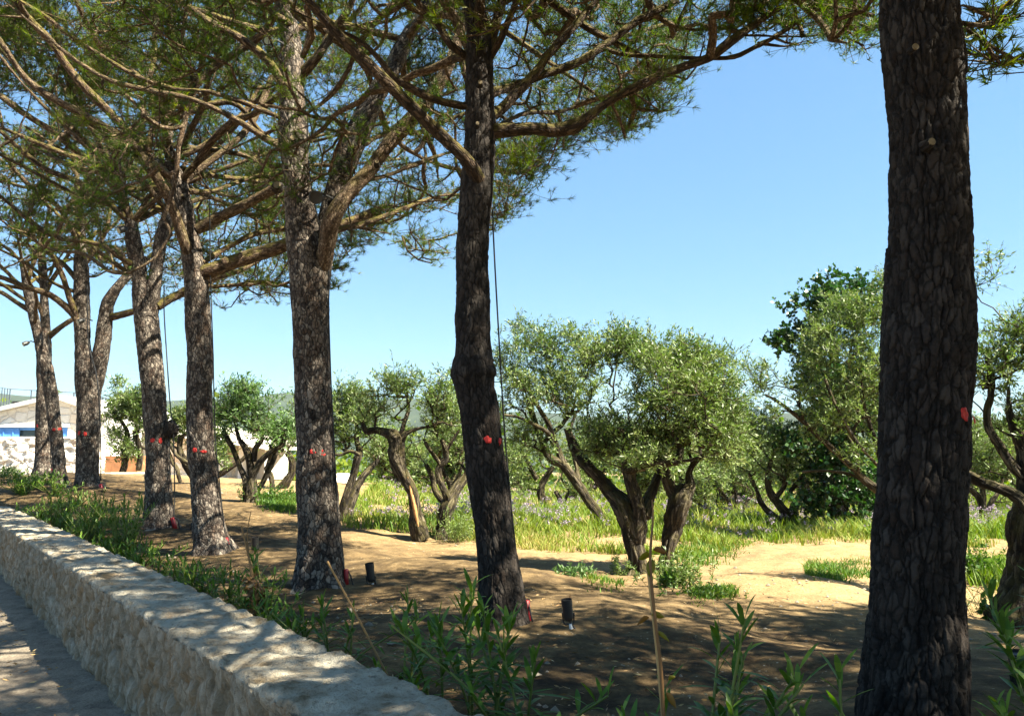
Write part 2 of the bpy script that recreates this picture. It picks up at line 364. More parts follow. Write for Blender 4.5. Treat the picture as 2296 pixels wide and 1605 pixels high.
def tube(acc, C, r, n=6, mat=0, tint=0.5, cap=True, dispf=None, seed=0):
    C = np.asarray(C, float); r = np.broadcast_to(r, (len(C),)).astype(float); m = len(C)
    T, A, B = frames(C); ang = np.arange(n) / n * 2 * math.pi
    L = np.concatenate([[0], np.cumsum(np.linalg.norm(np.diff(C, axis=0), axis=1))])
    ca, sa = np.cos(ang)[None, :, None], np.sin(ang)[None, :, None]
    D = A[:, None] * ca + B[:, None] * sa
    rr = np.maximum(r, 0.004)
    bark = np.stack([np.broadcast_to(ca[..., 0], (m, n)) * rr[:, None] + seed * 1.7, np.broadcast_to(sa[..., 0], (m, n)) * rr[:, None], np.broadcast_to(L[:, None], (m, n))], -1).reshape(-1, 3)
    crack = 1.0; rad = np.broadcast_to(r[:, None], (m, n)).reshape(-1).copy()
    if dispf is not None:
        d, crack = dispf(bark, rad); rad = rad + d
    V = (C[:, None] + D * rad.reshape(m, n, 1)).reshape(-1, 3)
    acc.add(V, ringfaces(m, n), mat, tint, bark, crack)
    if cap:
        for e in (0, m - 1):
            c0 = V[e * n:(e + 1) * n]; v = np.vstack([c0, C[e]]); j = np.arange(n)
            f = np.stack([j, (j + 1) % n, np.full(n, n)], 1)
            acc.add(v, f if e else f[:, ::-1], mat, tint, np.vstack([bark[e * n:(e + 1) * n], bark[e * n]]))
def box(acc, lo, hi, mat=0, tint=0.5, rot=None, piv=None):
    lo, hi = np.array(lo, float), np.array(hi, float)
    v = np.array([[x, y, z] for x in (0, 1) for y in (0, 1) for z in (0, 1)]) * (hi - lo) + lo
    if rot is not None:
        p = (lo + hi) / 2 if piv is None else np.array(piv, float); c, s = math.cos(rot), math.sin(rot)
        w = v - p; v = np.stack([w[:, 0] * c - w[:, 1] * s, w[:, 0] * s + w[:, 1] * c, w[:, 2]], 1) + p
    acc.add(v, [[0, 1, 3, 2], [4, 6, 7, 5], [0, 4, 5, 1], [2, 3, 7, 6], [0, 2, 6, 4], [1, 5, 7, 3]], mat, tint)
def sticks(acc, A, B, r0, r1, mat=0, tint=0.5):
    """many straight 3-sided twigs at once"""
    if len(A) == 0: return
    D = unit(B - A); ref = np.where(np.abs(D[:, 2:3]) > 0.9, [[1., 0, 0]], [[0., 0, 1.]])
    X = unit(np.cross(D, ref)); Y = np.cross(D, X); n = len(A); V = np.zeros((n, 6, 3))
    r0 = np.broadcast_to(r0, (n,))[:, None]; r1 = np.broadcast_to(r1, (n,))[:, None]
    for k in range(3):
        a = k * 2.0944; d = X * math.cos(a) + Y * math.sin(a); V[:, k] = A + d * r0; V[:, 3 + k] = B + d * r1
    b = (np.arange(n) * 6)[:, None, None]
    f = np.array([[0, 1, 4, 3], [1, 2, 5, 4], [2, 0, 3, 5]])[None] + b
    acc.add(V.reshape(-1, 3), f.reshape(-1, 4), mat, np.repeat(np.broadcast_to(tint, (n,)), 3))
def needles(acc, P, D, J, length, spread, width, rng, mat=0, tint=0.5, tvar=0.15):
    n = len(P); d = unit(D[:, None] + rng.normal(0, spread, (n, J, 3)))
    L = length * rng.uniform(0.7, 1.15, (n, J, 1)); base = P[:, None] - D[:, None] * rng.uniform(0, 0.06, (n, J, 1))
    s = unit(np.cross(d, rng.normal(0, 1, (n, J, 3)))) * (width / 2)
    V = np.stack([base - s, base + s, base + d * L], 2).reshape(-1, 3)
    f = np.arange(n * J * 3).reshape(-1, 3)
    t = np.repeat(np.broadcast_to(tint, (n,)), J) + rng.normal(0, tvar, n * J)
    acc.add(V, f, mat, np.clip(t, 0, 1))
def leaves(acc, P, D, length, width, rng, mat=0, tint=0.5, tvar=0.18, fold=0.0):
    """one rhombic leaf per row; D = leaf direction"""
    n = len(P); D = unit(D); L = (length * rng.uniform(0.65, 1.25, n))[:, None]; W = (width * rng.uniform(0.7, 1.2, n))[:, None]
    s = unit(np.cross(D, rng.normal(0, 1, (n, 3)))); up = np.cross(s, D)
    V = np.stack([P, P + D * L * 0.45 + s * W * 0.5 + up * W * fold, P + D * L, P + D * L * 0.45 - s * W * 0.5 + up * W * fold], 1).reshape(-1, 3)
    acc.add(V, np.arange(n * 4).reshape(-1, 4), mat, np.clip(np.broadcast_to(tint, (n,)) + rng.normal(0, tvar, n), 0, 1))
def interp_noise_tint(P, sc_, seed): return 0.5 + 0.45 * fbm(P * sc_, seed, 3)

# ------------------------------------------------------------------ ground
U = np.array([-0.627, 0.779]); PN = np.array([0.779, 0.627])     # row / wall direction and its normal
BASE = [(2040, 1632, 3.4), (1125, 1402, 5.6), (715, 1322, 7.6), (475, 1247, 10.0), (355, 1188, 11.8), (197, 1102, 15.3), (100, 1066, 18.1), (137, 1090, 17.0),
        (1450, 1308, 9.3), (2270, 1402, 7.8), (1700, 1290, 8.3), (1800, 1400, 6.2), (1500, 1500, 4.6), (1500, 1600, 3.8), (1700, 1240, 11.5), (1250, 1228, 11.5),
        (1900, 1212, 12.5), (1750, 1182, 16), (1200, 1150, 21), (1700, 1150, 24), (600, 1132, 14.5), (560, 1127, 15), (960, 1216, 12), (850, 1172, 15),
        (640, 1097, 20), (300, 1062, 24), (100, 1062, 30), (430, 1084, 20), (530, 1086, 26), (2200, 1185, 16), (1358, 1180, 13.5), (780, 1165, 13.5),
        (1180, 1290, 8.2), (60, 1085, 15.5)]
CP = np.array([at(*b) for b in BASE])
CP = np.vstack([CP, [[-2.0, 3.2, 0.28], [-4.5, 6.5, 0.30], [-9, 11, 0.38], [1.2, 1.2, 0.30], [5, 1, 0.28], [9, 3, 0.2], [14, 8, 0.1], [12, 18, -0.2],
                     [-22, 26, 0.9], [0, 34, -0.6], [12, 34, -0.7], [-6, 40, -0.2], [3, 60, -4], [-30, 60, -1.5], [40, 60, -3]]])
def gz(X, Y, detail=True):
    X = np.atleast_1d(np.asarray(X, float)); Y = np.atleast_1d(np.asarray(Y, float))
    d2 = (X[:, None] - CP[None, :, 0]) ** 2 + (Y[:, None] - CP[None, :, 1]) ** 2
    w = 1.0 / (d2 + 0.12 + 0.002 * Y[:, None] ** 2) ** 1.6
    z = (w * CP[None, :, 2]).sum(1) / w.sum(1)
    far = sstep(45, 140, np.hypot(X, Y)); z = z * (1 - far) + far * -9.0
    if detail:
        P = np.stack([X, Y, np.zeros_like(X)], 1)
        amp = 1 - far * 0.5
        z = z + (fbm(P * 0.9, 5, 4) * 0.045 + fbm(P * 4.5, 9, 4) * 0.022) * amp
    return z
def g1(x, y): return float(gz([x], [y], False)[0])
def hit(x, y, lo=1.5, hi=45.0):
    """where the ray through a pixel meets the soil"""
    d = ray(x, y); Y = lo * (hi / lo) ** np.linspace(0, 1, 500); P = CAM + d[None] * (Y / d[1])[:, None]
    b = np.where(P[:, 2] < gz(P[:, 0], P[:, 1]))[0]
    return P[b[0]] if len(b) else P[-1]

def axis(fine_lo, fine_hi, st, lo, hi, grow=1.12):
    a = list(np.arange(fine_lo, fine_hi + 1e-6, st)); s = st; v = fine_hi
    while v < hi: s *= grow; v += s; a.append(v)
    s = st; v = fine_lo; pre = []
    while v > lo: s *= grow; v -= s; pre.append(v)
    return np.array(pre[::-1] + a)
def build_ground():
    xs = axis(-9, 9.5, 0.06, -2500, 2500, 1.13); ys = axis(1.0, 19, 0.06, -300, 2500, 1.10)
    X, Y = np.meshgrid(xs, ys); x, y = X.ravel(), Y.ravel()
    z = np.concatenate([gz(x[i:i + 40000], y[i:i + 40000]) for i in range(0, len(x), 40000)])
    P = np.stack([x, y, z], 1)
    a = x * PN[0] + y * PN[1]
    # heaps and scuffed banks
    cl = sstep(0.1, 0.5, fbm(P * np.array([1.3, 1.3, 0]) + 3, 31, 3))
    m = np.exp(-((a - 4.6) / 0.8) ** 2) * 0.10 * np.clip(fbm(np.stack([x * 1.1, y * 1.1, 0 * x], 1), 77, 3) + 0.4, 0, 1)
    z = z + m + cl * 0.02 * (np.hypot(x, y) < 25)
    for (px, py, d, r, hh) in ((1440, 1320, 9.0, 0.6, 0.12), (720, 1330, 7.5, 0.45, 0.05), (1350, 1290, 9.2, 0.5, 0.06), (880, 1210, 12.3, 0.5, 0.08),
                               (1125, 1402, 5.6, .42, .05), (475, 1247, 10, .5, .06), (355, 1188, 11.8, .6, .06), (2040, 1632, 3.4, .45, .04), (1860, 1262, 10.6, 1.2, 0.10), (1750, 1225, 12.2, 1.0, 0.08), (200, 1125, 14.9, 0.8, 0.10), (2180, 1420, 6.8, .5, .08)):
        c = at(px, py, d); rr = (x - c[0]) ** 2 + (y - c[1]) ** 2; rough = 0.7 + 0.6 * fbm(P * 3.0, 12, 3)
        z = z + hh * np.exp(-rr / r ** 2) * rough
    # left of the wall the soil drops under the path
    ac = 1.45 + 0.02 * (np.clip(x * U[0] + y * U[1], 0, 15) - 2.5); z = np.where(a < ac, -0.25 + 0 * z, z); z = np.where(np.abs(a - ac) < 0.05, np.minimum(z, 0.1), z)
    ny, nx = X.shape; i = np.arange(ny - 1)[:, None] * nx; j = np.arange(nx - 1)[None]
    f = np.stack([i + j, i + j + 1, i + nx + j + 1, i + nx + j], -1).reshape(-1, 4)
    litter_shade = 1 - np.clip(np.exp(-(np.maximum(np.abs(a - 3.6) - .8, 0) / 1.7) ** 2) * 0.92 + 0.45 * fbm(P * 0.8 + 9, 41, 4) * (a < 7.5), 0, 1) * (np.hypot(x, y) < 60)  # litter mask widened to paint in the shade band under the pines
    litter_shade = np.clip(litter_shade, 0, 1)
    A = Acc(); A.add(np.stack([x, y, z], 1), f, 0, 0.5, None, litter_shade)
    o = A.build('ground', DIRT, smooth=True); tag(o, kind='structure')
build_ground()

def build_path():
    A = Acc(); ts = np.concatenate([np.arange(-6, 14, 0.12), np.arange(14, 60, 1.0)]); aa = np.concatenate([[-12, -6, -3], np.arange(-1.5, 1.50, 0.08)])
    T, O = np.meshgrid(ts, aa); x = PN[0] * O + U[0] * T; y = PN[1] * O + U[1] * T
    P = np.stack([x.ravel(), y.ravel(), 0 * x.ravel()], 1); z = fbm(P * 3, 3, 4) * 0.012 + 0.035 * sstep(0.95, 1.25, O.ravel()) * (0.6 + fbm(P * 6, 2, 3))
    P[:, 2] = z
    ny, nx = T.shape; i = np.arange(ny - 1)[:, None] * nx; j = np.arange(nx - 1)[None]
    A.add(P, np.stack([i + j, i + nx + j, i + nx + j + 1, i + j + 1], -1).reshape(-1, 4)[:, ::-1])
    tag(A.build('path', PATH, smooth=True), kind='structure')
build_path()

def build_hills():
    for nm, Y0, dep, prof, sd in (('hills', 420, 260, [(-700, 62), (-300, 50), (-120, 40), (0, 36), (120, 32), (350, 30), (700, 36)], 3),):
        xs = np.linspace(-1500, 1500, 260); ys = np.linspace(0, 1, 26); X, T = np.meshgrid(xs, ys)
        px = np.array([p[0] for p in prof]); pz = np.array([p[1] for p in prof])
        hgt = np.interp(X, px, pz) + 9
        y = Y0 + (T - 0.0) * dep * 2
        P = np.stack([X.ravel() * 0.008, y.ravel() * 0.008, 0 * X.ravel()], 1)
        z = -12 + (hgt.ravel() * (1 + 0.30 * fbm(P * 1.5, sd, 5)) + 3 * fbm(P * 9, sd + 4, 4)) * np.sin(T.ravel() * math.pi)
        ny, nx = X.shape; i = np.arange(ny - 1)[:, None] * nx; j = np.arange(nx - 1)[None]
        A = Acc(); A.add(np.stack([X.ravel(), y.ravel(), z], 1), np.stack([i + j, i + j + 1, i + nx + j + 1, i + nx + j], -1).reshape(-1, 4))
        tag(A.build(nm, HILLMAT, smooth=True), kind='structure')
build_hills()

# ------------------------------------------------------------------ stone wall
def build_wall():
    root = empty('stone_wall', (PN[0] * 1.3, PN[1] * 1.3, 0), 'low rubble wall of pale limestone running beside the path', 'wall')
    a0, a1, top = 1.20, 1.67, 0.592
    ts = np.concatenate([np.arange(-1.2, 7, 0.016), np.arange(7, 14, 0.035), np.arange(14, 34, 0.12)])
    def sheet(prof, nrm, name, fn):
        prof = np.array(prof); nrm = np.array(nrm); m, n = len(ts), len(prof)
        a = np.broadcast_to(prof[None, :, 0], (m, n)).ravel(); z = np.broadcast_to(prof[None, :, 1], (m, n)).ravel()
        na = np.broadcast_to(nrm[None, :, 0], (m, n)).ravel(); nz = np.broadcast_to(nrm[None, :, 1], (m, n)).ravel()
        t = np.broadcast_to(ts[:, None], (m, n)).ravel()
        d, crack, tint = fn(a, z, t)
        aa = a + na * d + 0.02 * (np.clip(t, 0, 15) - 2.5); zz = z + nz * d
        V = np.stack([PN[0] * aa + U[0] * t, PN[1] * aa + U[1] * t, zz], 1)
        i = np.arange(m - 1)[:, None] * n; j = np.arange(n - 1)[None]
        A = Acc(); A.add(V, np.stack([i + j, i + j + 1, i + n + j + 1, i + n + j], -1).reshape(-1, 4), 0, 0.5, np.stack([t, a, z], 1), crack)
        return A.build(name, LIMEFACE if name == 'wall_face' else LIMESTONE, root, smooth=True)
    def face(a, z, t):
        wz = fbm(np.stack([t * 3, a * 3, z * 3], 1), 8, 3) * 0.06
        q = np.stack([(t + wz) / 0.13, a / 0.5, (z + wz) / 0.15], 1)
        f1, f2, c = worley(q, 4); q2 = np.stack([t / 0.028, a / 0.2, z / 0.075], 1) + wz[:, None] * 8; g1_, g2_, c2 = worley(q2, 14)
        e = sstep(0.02, 0.20, f2 - f1)
        d = -0.016 * (1 - e) + (c - 0.5) * 0.022 + 0.016 * sstep(0, .35, g2_ - g1_) * (c2 - .3) + fbm(np.stack([t * 16, a * 8, z * 7], 1), 6, 5) * 0.042
        fade = sstep(0.0, 0.06, top - z)
        return d * (0.35 + 0.65 * fade), (0.35 + 0.65 * e) * (.55 + .45 * sstep(0, .3, g2_ - g1_)), c
    def cope(a, z, t):
        ed = np.minimum(np.abs(a - a0), np.abs(a1 - a))
        q = np.stack([t / 0.16, a / 0.14, z * 0], 1); f1, f2, c = worley(q, 24, True)
        d = fbm(np.stack([t * 5, a * 5, z], 1), 26, 4) * 0.018 + (c - 0.5) * 0.016 * sstep(0, 0.3, f2 - f1) + fbm(np.stack([t * 22, a * 22, z], 1), 27, 3) * 0.006
        d = d + 0.012 * np.sin(t * 26 + 3 * vnoise(np.stack([t, a * 4, z], 1) * 2, 3)) * sstep(0.25, 0.0, ed)
        return d, 0.75 + 0.25 * sstep(0.0, 0.12, f2 - f1), c
    zs = np.arange(-0.12, top - 0.02, 0.016)
    fp = [(a0, z) for z in zs] + [(a0, top - 0.02)]
    sheet(fp, [(-1, 0)] * len(fp), 'wall_face', face)
    # coping: rounds over both edges with ragged overhang
    aa = np.arange(a0 + 0.02, a1 - 0.01, 0.016)
    cp = [(a0 + .030, top - 0.085), (a0 + 0.012, top - 0.055), (a0 + 0.004, top - 0.028), (a0 + 0.008, top - 0.008)] + [(a, top) for a in aa] + [(a1, top - 0.012), (a1 + 0.005, top - 0.04), (a1, top - 0.10), (a1, top - 0.2), (a1, top - 0.35), (a1, top - 0.6)]
    cn = [(-1, 0), (-1, 0.1), (-0.9, 0.4), (-0.5, 0.8)] + [(0, 1)] * len(aa) + [(0.6, 0.6), (1, 0.2), (1, 0), (1, 0), (1, 0), (1, 0)]
    def cope2(a, z, t):
        d, cr, c = cope(a, z, t)
        k = sstep(0.03, 0.0, np.minimum(np.abs(a - a0), np.abs(a1 - a)))
        big = fbm(np.stack([t * 5, a * 1.0, z * 2], 1), 51, 3) * 0.018 + fbm(np.stack([t * 30, a * 3, z * 9], 1), 52, 3) * 0.022
        st, _, cc = worley(np.stack([t / 0.22, a * 0 + np.where(a > 1.3, 5.5, 0.5), 0 * t], 1), 61, True)
        lip = sstep(top - .004, top - .012, z); fine = fbm(np.stack([t * 45, a * 45, z * 30], 1), 71, 3) * 0.007
        return d * (1 - .65 * lip) + fine + k * (big * .8 + (cc - 0.5) * 0.012), cr, c
    sheet(cp, cn, 'coping', cope2)
build_wall()

# ------------------------------------------------------------------ growth of branches
class Skel:
    def __init__(s): s.P = []; s.D = []; s.R = []; s.par = []; s.fix = []
    def add_path(s, C, r, parent=-1):
        T = unit(np.gradient(np.asarray(C), axis=0)) if len(C) > 1 else np.array([[0, 0, 1.]])
        for i in range(len(C)):
            s.P.append(C[i]); s.D.append(T[i]); s.R.append(r[i]); s.par.append(parent if i == 0 else len(s.P) - 2); s.fix.append(True)
def grow(S, targets, rng, up=0.5, seg=0.25, jit=0.03, r0=0.006, power=0.42, root=None, minz=None):
    """attach every target to the nearest suitable skeleton node; returns chains of (points, radii) and end directions"""
    n0 = len(S.P); cap = n0 + len(targets) * 14 + 10
    P = np.zeros((cap, 3)); D = np.zeros((cap, 3)); P[:n0] = S.P; D[:n0] = S.D
    par = list(S.par); cnt = n0; chains = []; root = S.P[0] if root is None else root
    order = np.argsort(np.linalg.norm(targets - root, axis=1)); ends = np.zeros((len(targets), 3))
    for ti in order:
        p = targets[ti]; dv = p - P[:cnt]; dist = np.linalg.norm(dv, axis=1) + 1e-6
        cosa = (dv * D[:cnt]).sum(1) / dist
        i = int(np.argmin(dist * (1.45 - 0.45 * cosa))); L = dist[i]
        m = int(min(13, max(2, math.ceil(L / seg))))
        d0 = unit(D[i] * 0.9 + dv[i] / L * 0.7); out = p - root; out[2] = 0
        d1 = unit(dv[i] / L * 0.8 + np.array([0, 0, up]) + unit(out) * 0.2)
        t = (np.arange(1, m + 1) / m)[:, None]
        h00 = 2 * t ** 3 - 3 * t ** 2 + 1; h10 = t ** 3 - 2 * t ** 2 + t; h01 = -2 * t ** 3 + 3 * t ** 2; h11 = t ** 3 - t ** 2
        C = h00 * P[i] + h10 * d0 * L + h01 * p + h11 * d1 * L
        if m > 2: C[:-1] += rng.normal(0, jit * min(1, L), (m - 1, 3))
        full = np.vstack([P[i], C]); T = unit(np.diff(full, axis=0))
        idx = [i]
        for k in range(m):
            P[cnt] = C[k]; D[cnt] = T[k]; par.append(idx[-1]); idx.append(cnt); cnt += 1
        chains.append(idx); ends[ti] = T[-1]
    c = np.zeros(cnt)
    for idx in chains: c[idx[-1]] += 1
    for k in range(cnt - 1, n0 - 1, -1): c[par[k]] += c[k]
    rad = np.zeros(cnt); rad[:n0] = S.R
    rad[n0:] = r0 * np.maximum(c[n0:], 1) ** power
    for k in range(n0, cnt): rad[k] = min(rad[k], rad[par[k]] * 0.92 + 1e-4)
    res = []
    for idx in chains:
        C = P[idx]; r = rad[idx].copy(); r[0] = min(r[1] * 1.15, r[0]); res.append((C, r, c[idx[1]]))
    return res, ends, P[n0:cnt], D[n0:cnt], c[n0:cnt]

# ------------------------------------------------------------------ pines
def trace(pts, Y):
    """[(x, y, halfwidth px, depth offset)] -> rows of world position + radius"""
    if isinstance(pts, np.ndarray): return pts
    out = []
    for p in pts:
        d = Y + (p[3] if len(p) > 3 else 0.0); w = at(p[0], p[1], d); out.append([*w, p[2] * d / F])
    return np.array(out)
def barkdisp(pw, ph, depth, seed, lump=0.02):
    def f(b, rad):
        w = np.stack([fbm(b * np.array([14, 14, 9]), seed + q, 4) for q in range(3)], 1) * 0.85
        f1, f2, c = worley(b / np.array([pw, pw, ph]) + w, seed + 3)
        g1_, g2_, c2 = worley(b / np.array([pw, pw, ph]) * 2.3 + w * 1.5, seed + 13)
        e = sstep(0.02, 0.17, f2 - f1); e2 = sstep(0.0, 0.12, g2_ - g1_)
        g = fbm(b * 60, seed + 9, 3) * 0.22 * depth
        l = fbm(b * np.array([3, 3, 2.2]), seed + 5, 3) * lump
        return -depth * (1 - e) - depth * .28 * (1 - e2) + (c - 0.75) * depth * 0.42 + (c2 - .5) * depth * .18 + g + l - .004, e
    return f
# lower/right outline of the pine crowns in the picture (crowns stay above it)
OUT_X = [-400, 0, 60, 130, 200, 300, 420, 480, 560, 640, 700, 745, 775, 800, 860, 905, 930, 1010, 1060, 1110, 1150, 1190, 1235, 1255, 1300, 1380, 1440, 1480, 1520, 1545, 1570, 1620, 1800, 1960, 1990, 2140, 2160, 2230, 2296, 2700]
OUT_Y = [650, 640, 600, 560, 590, 640, 700, 690, 680, 690, 680, 650, 570, 540, 520, 470, 470, 480, 500, 510, 460, 410, 380, 340, 320, 320, 260, 230, 170, 110, 55, 60, 75, 95, -20, -20, -20, -20, -20, -20]
def allowed(P, rng, soft=14):
    q = proj(P); lim = np.interp(q[:, 0], OUT_X, OUT_Y) + rng.normal(0, soft, len(P))
    return (q[:, 1] < lim) | (q[:, 2] < 0.3)

def pine(label, trunkpts, Y, limbs, crown, seed, ntar=800, K=5, J=15, nw=0.0045, fan=0, bark=None, sides=48, step=0.03, plate=(0.035, 0.075), depth=0.010, dead=900, gap=0.06, extra=None, tilt=0.0):
    rng = np.random.default_rng(seed); bark = bark or BARK
    stems = [trace(t, Y) for t in (trunkpts if isinstance(trunkpts[0], (list, np.ndarray)) else [trunkpts])]
    b = stems[0][0]; gzv = g1(b[0], b[1])
    base = np.array([b[0], b[1], gzv])
    root = empty('pine_tree', base, label, 'pine tree', 'umbrella pines in a row along the stone wall')
    stems[0] = np.vstack([[b[0], b[1], min(b[2], gzv) - 0.25, b[3] * 1.12], stems[0]])
    S = Skel(); A = Acc()
    for k, st in enumerate(stems):
        C = catmull(st, step); n = sides if k == 0 else max(16, int(sides * 0.7))
        bd = barkdisp(plate[0], plate[1], depth, seed + k, 0.012 + C[0, 3] * 0.08)
        def bdf(bk, rad, bd=bd, k=k):
            d, cr = bd(bk, rad)
            if k == 0:
                th = np.arctan2(bk[:, 1], bk[:, 0] - (seed + k) * 1.7); L_ = np.maximum(bk[:, 2] - .22, 0)
                d = d + rad * np.exp(-L_ / .13) * (.05 if sides > 200 else 1.0) * (.10 + .26 * np.clip(np.sin(th * 5 + seed) + .5 * np.sin(th * 3 + 2 * seed), 0, 1.2))
            return d, cr
        tube(A, C[:, :3], C[:, 3], n, dispf=bdf, seed=seed + k)
        D = C[::max(1, int(0.2 / step))]; S.add_path(D[len(D) // 3:, :3] if k == 0 else D[:, :3], D[len(D) // 3:, 3] if k == 0 else D[:, 3])
    A.build('trunk', bark, root, smooth=True)
    cx, cy, Rr, ze, zt = crown; ctr = np.array([cx, cy])
    top = stems[0][-1, :3]
    lim3 = [trace(l, Y) for l in limbs]
    for k in range(fan):
        a = (k + rng.uniform(0, .6)) / fan * 2 * math.pi; s = stems[k % len(stems)]; q = s[-1 - (k % 4 if len(s) > 8 else k % 2)]
        tc = -ctr / max(1e-6, np.linalg.norm(ctr)); fr = rng.uniform(.5, .85); e = np.array([cx + math.cos(a) * Rr * fr, cy + math.sin(a) * Rr * fr, ze * 0.5 + zt * 0.5 - .5 * fr + tilt * max(0, math.cos(a) * tc[0] + math.sin(a) * tc[1]) * .6])
        if extra is not None and not allowed(np.array([e, (e + q[:3]) / 2]), rng, 0).all(): continue
        m = q[:3] * 0.5 + e * 0.5 + np.array([0, 0, -0.25]) + rng.normal(0, .12, 3)
        r = max(0.045, q[3] * rng.uniform(.35, .55)); lim3.append(np.array([[*q[:3], r], [*(q[:3] * .75 + e * .25 + rng.normal(0, .08, 3)), r * .9], [*m, r * .75], [*e, r * .4]]))
    for k, l in enumerate(lim3):
        l = l.copy(); l[:, 3] = np.maximum(l[:, 3], 0.012)
        C = catmull(l, 0.05 if l[0, 3] > .03 else .08); C[:, :3] += fbm(C[:, :3] * 2.2, seed + k, 3)[:, None] * rng.normal(0, 1, 3) * 0.02
        A = Acc(); tube(A, C[:, :3], C[:, 3], 18 if l[0, 3] > 0.04 else 12, dispf=barkdisp(.03, .06, 0.005, seed + 40 + k, 0.014), seed=seed + 30 + k)
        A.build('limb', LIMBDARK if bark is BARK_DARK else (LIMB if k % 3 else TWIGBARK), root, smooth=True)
        D = C[::4]; S.add_path(D[:, :3], D[:, 3])
    # crown targets: a domed layer, clumpy, kept inside the outline of the crown
    M = ntar * 5; r = np.sqrt(rng.uniform(0, 1, M)) * Rr; a = rng.uniform(0, 2 * math.pi, M)
    Rn = 1 + 0.22 * np.array([math.sin(3 * q + seed) + .6 * math.sin(7 * q + 2 * seed) for q in a])
    z = zt - (zt - ze) * (r / Rr) ** 2.4 + rng.normal(0, .10, M) - rng.exponential(0.20, M)
    dx, dy = np.cos(a) * r * Rn, np.sin(a) * r * Rn; tc = -ctr / max(1e-6, np.linalg.norm(ctr))
    z = z + tilt * np.clip((dx * tc[0] + dy * tc[1]) / Rr + .15, 0, 1.1)
    T = np.stack([cx + dx, cy + dy, z], 1)
    keep = (fbm(T * [1.25, 1.25, 1.0], seed + 70, 3) + rng.uniform(-.10, .10, M) > gap) & allowed(T, rng)
    T = T[keep][:ntar]
    if extra is not None:
        for (x, y, dY, rx, n) in extra:
            q = np.array([at(x + rng.normal(0, rx), y + rng.normal(0, rx * .6), Y + dY + rng.normal(0, .25)) for _ in range(n)]); T = np.vstack([T, q])
    res, ends, NP, ND, NC = grow(S, T, rng, up=0.55, seg=0.22, jit=0.035, r0=0.0075, power=0.42, root=np.array([*ctr, ze * .6 + CAM[2] * .4]))
    A = Acc()
    for i, (C, rr, c) in enumerate(res): tube(A, C, rr, 7 if c > 12 else 5, cap=False, seed=i % 97)
    thin = np.where(NC <= 6)[0]
    if len(thin) and dead:
        k = rng.choice(thin, dead); s = NP[k]; d = unit(ND[k] + rng.normal(0, .7, (dead, 3)) + [0, 0, .15]); L = rng.uniform(.12, .45, (dead, 1))
        e1 = s + d * L * .5; e2 = e1 + unit(d + rng.normal(0, .5, (dead, 3))) * L * .5; w = max(.0022, nw * .6)
        ok = allowed(e2, rng, 6)
        sticks(A, s[ok], e1[ok], w * 1.5, w); sticks(A, e1[ok], e2[ok], w, w * .5)
    A2 = Acc(); n = len(T)
    off = rng.normal(0, 1, (n, K, 3)) * [0.14, 0.14, 0.07]; off[:, 0] *= .2; off[..., 2] = np.abs(off[..., 2]) * 1.1 - 0.02
    TP = (T[:, None] + off).reshape(-1, 3); BP = np.repeat(T, K, 0); E = np.repeat(ends, K, 0)
    TD = unit(unit(TP - BP) * .7 + E * .5 + [0, 0, .55] + rng.normal(0, .25, TP.shape))
    sticks(A, BP, TP, max(.003, nw * .6), max(.002, nw * .5))
    A.build('branches', TWIGBARK, root, smooth=True)
    tt = np.clip(0.42 + 0.5 * fbm(TP * 0.9, seed + 8, 3) + np.repeat(rng.normal(0, .1, n), K), 0, .95)
    needles(A2, TP, TD, int(J * 1.45), 0.085, 0.55, nw, rng, 0, tt)
    A2.build('crown', NEEDLE, root)
    return root, stems

def patch(parent, acc_fn, name, m, smooth=False):
    A = Acc(); acc_fn(A); return A.build(name, m, parent, smooth=smooth)
def redmarks(root, stems, Y, marks, k=0, off=0.0):
    """spray-paint spots that hug the bark of the trunk"""
    C = catmull(stems[k][1:] if k == 0 else stems[k], 0.05)
    for (px, py, rx, ry) in marks:
        w = at(px, py, Y); i = int(np.argmin(np.abs(C[:, 2] - w[2]))); c = C[i]; R = c[3] - 0.001 + off
        s = (w[0] - c[0]) / R; s = max(-.95, min(.95, s)); a0 = math.asin(s); hx = min(.42, rx * Y / F / R / max(.5, math.cos(a0))); hz = ry * Y / F
        A = Acc(); nr, na = 9, 28; V = []; rng = np.random.default_rng(int(px))
        for i_ in range(nr + 1):
            for j in range(na):
                th = j / na * 2 * math.pi; rr = i_ / nr * (.85 + .10 * math.sin(2 * th + px) + .08 * math.sin(5 * th + py)); a = a0 + math.cos(th) * rr * hx; z = w[2] + math.sin(th) * rr * hz
                n3 = float(vnoise(np.array([[a * 14, z * 40, px]]), 5)[0]) * 0.003
                rad = R + n3 * 1.6 - 0.0025 - 0.004 * (i_ / nr) ** 6; V.append((c[0] + math.sin(a) * rad, c[1] - math.cos(a) * rad, z))
        f = [[i_ * na + j, i_ * na + (j + 1) % na, (i_ + 1) * na + (j + 1) % na, (i_ + 1) * na + j] for i_ in range(nr) for j in range(na)]
        A.add(V, f); A.build('paint_mark', REDPAINT, root, smooth=True)
def knot(root, x, y, Y, r, out=0.05):
    c = at(x, y, Y); A = Acc(); d = unit(np.array([0.15, -1, 0.12]))
    C = np.array([c - d * .03, c + d * out * .4, c + d * out]); tube(A, C, [r * 1.7, r * 1.25, r], 20, dispf=barkdisp(.02, .03, .003, int(x), .006))
    o = A.build('cut_stub', BARK_DARK, root, smooth=True)
    A = Acc(); tube(A, np.array([c + d * (out - .003), c + d * (out + .004)]), r * .86, 20); A.build('cut_face', CUTWOOD, o)

EYE = CAM[2]
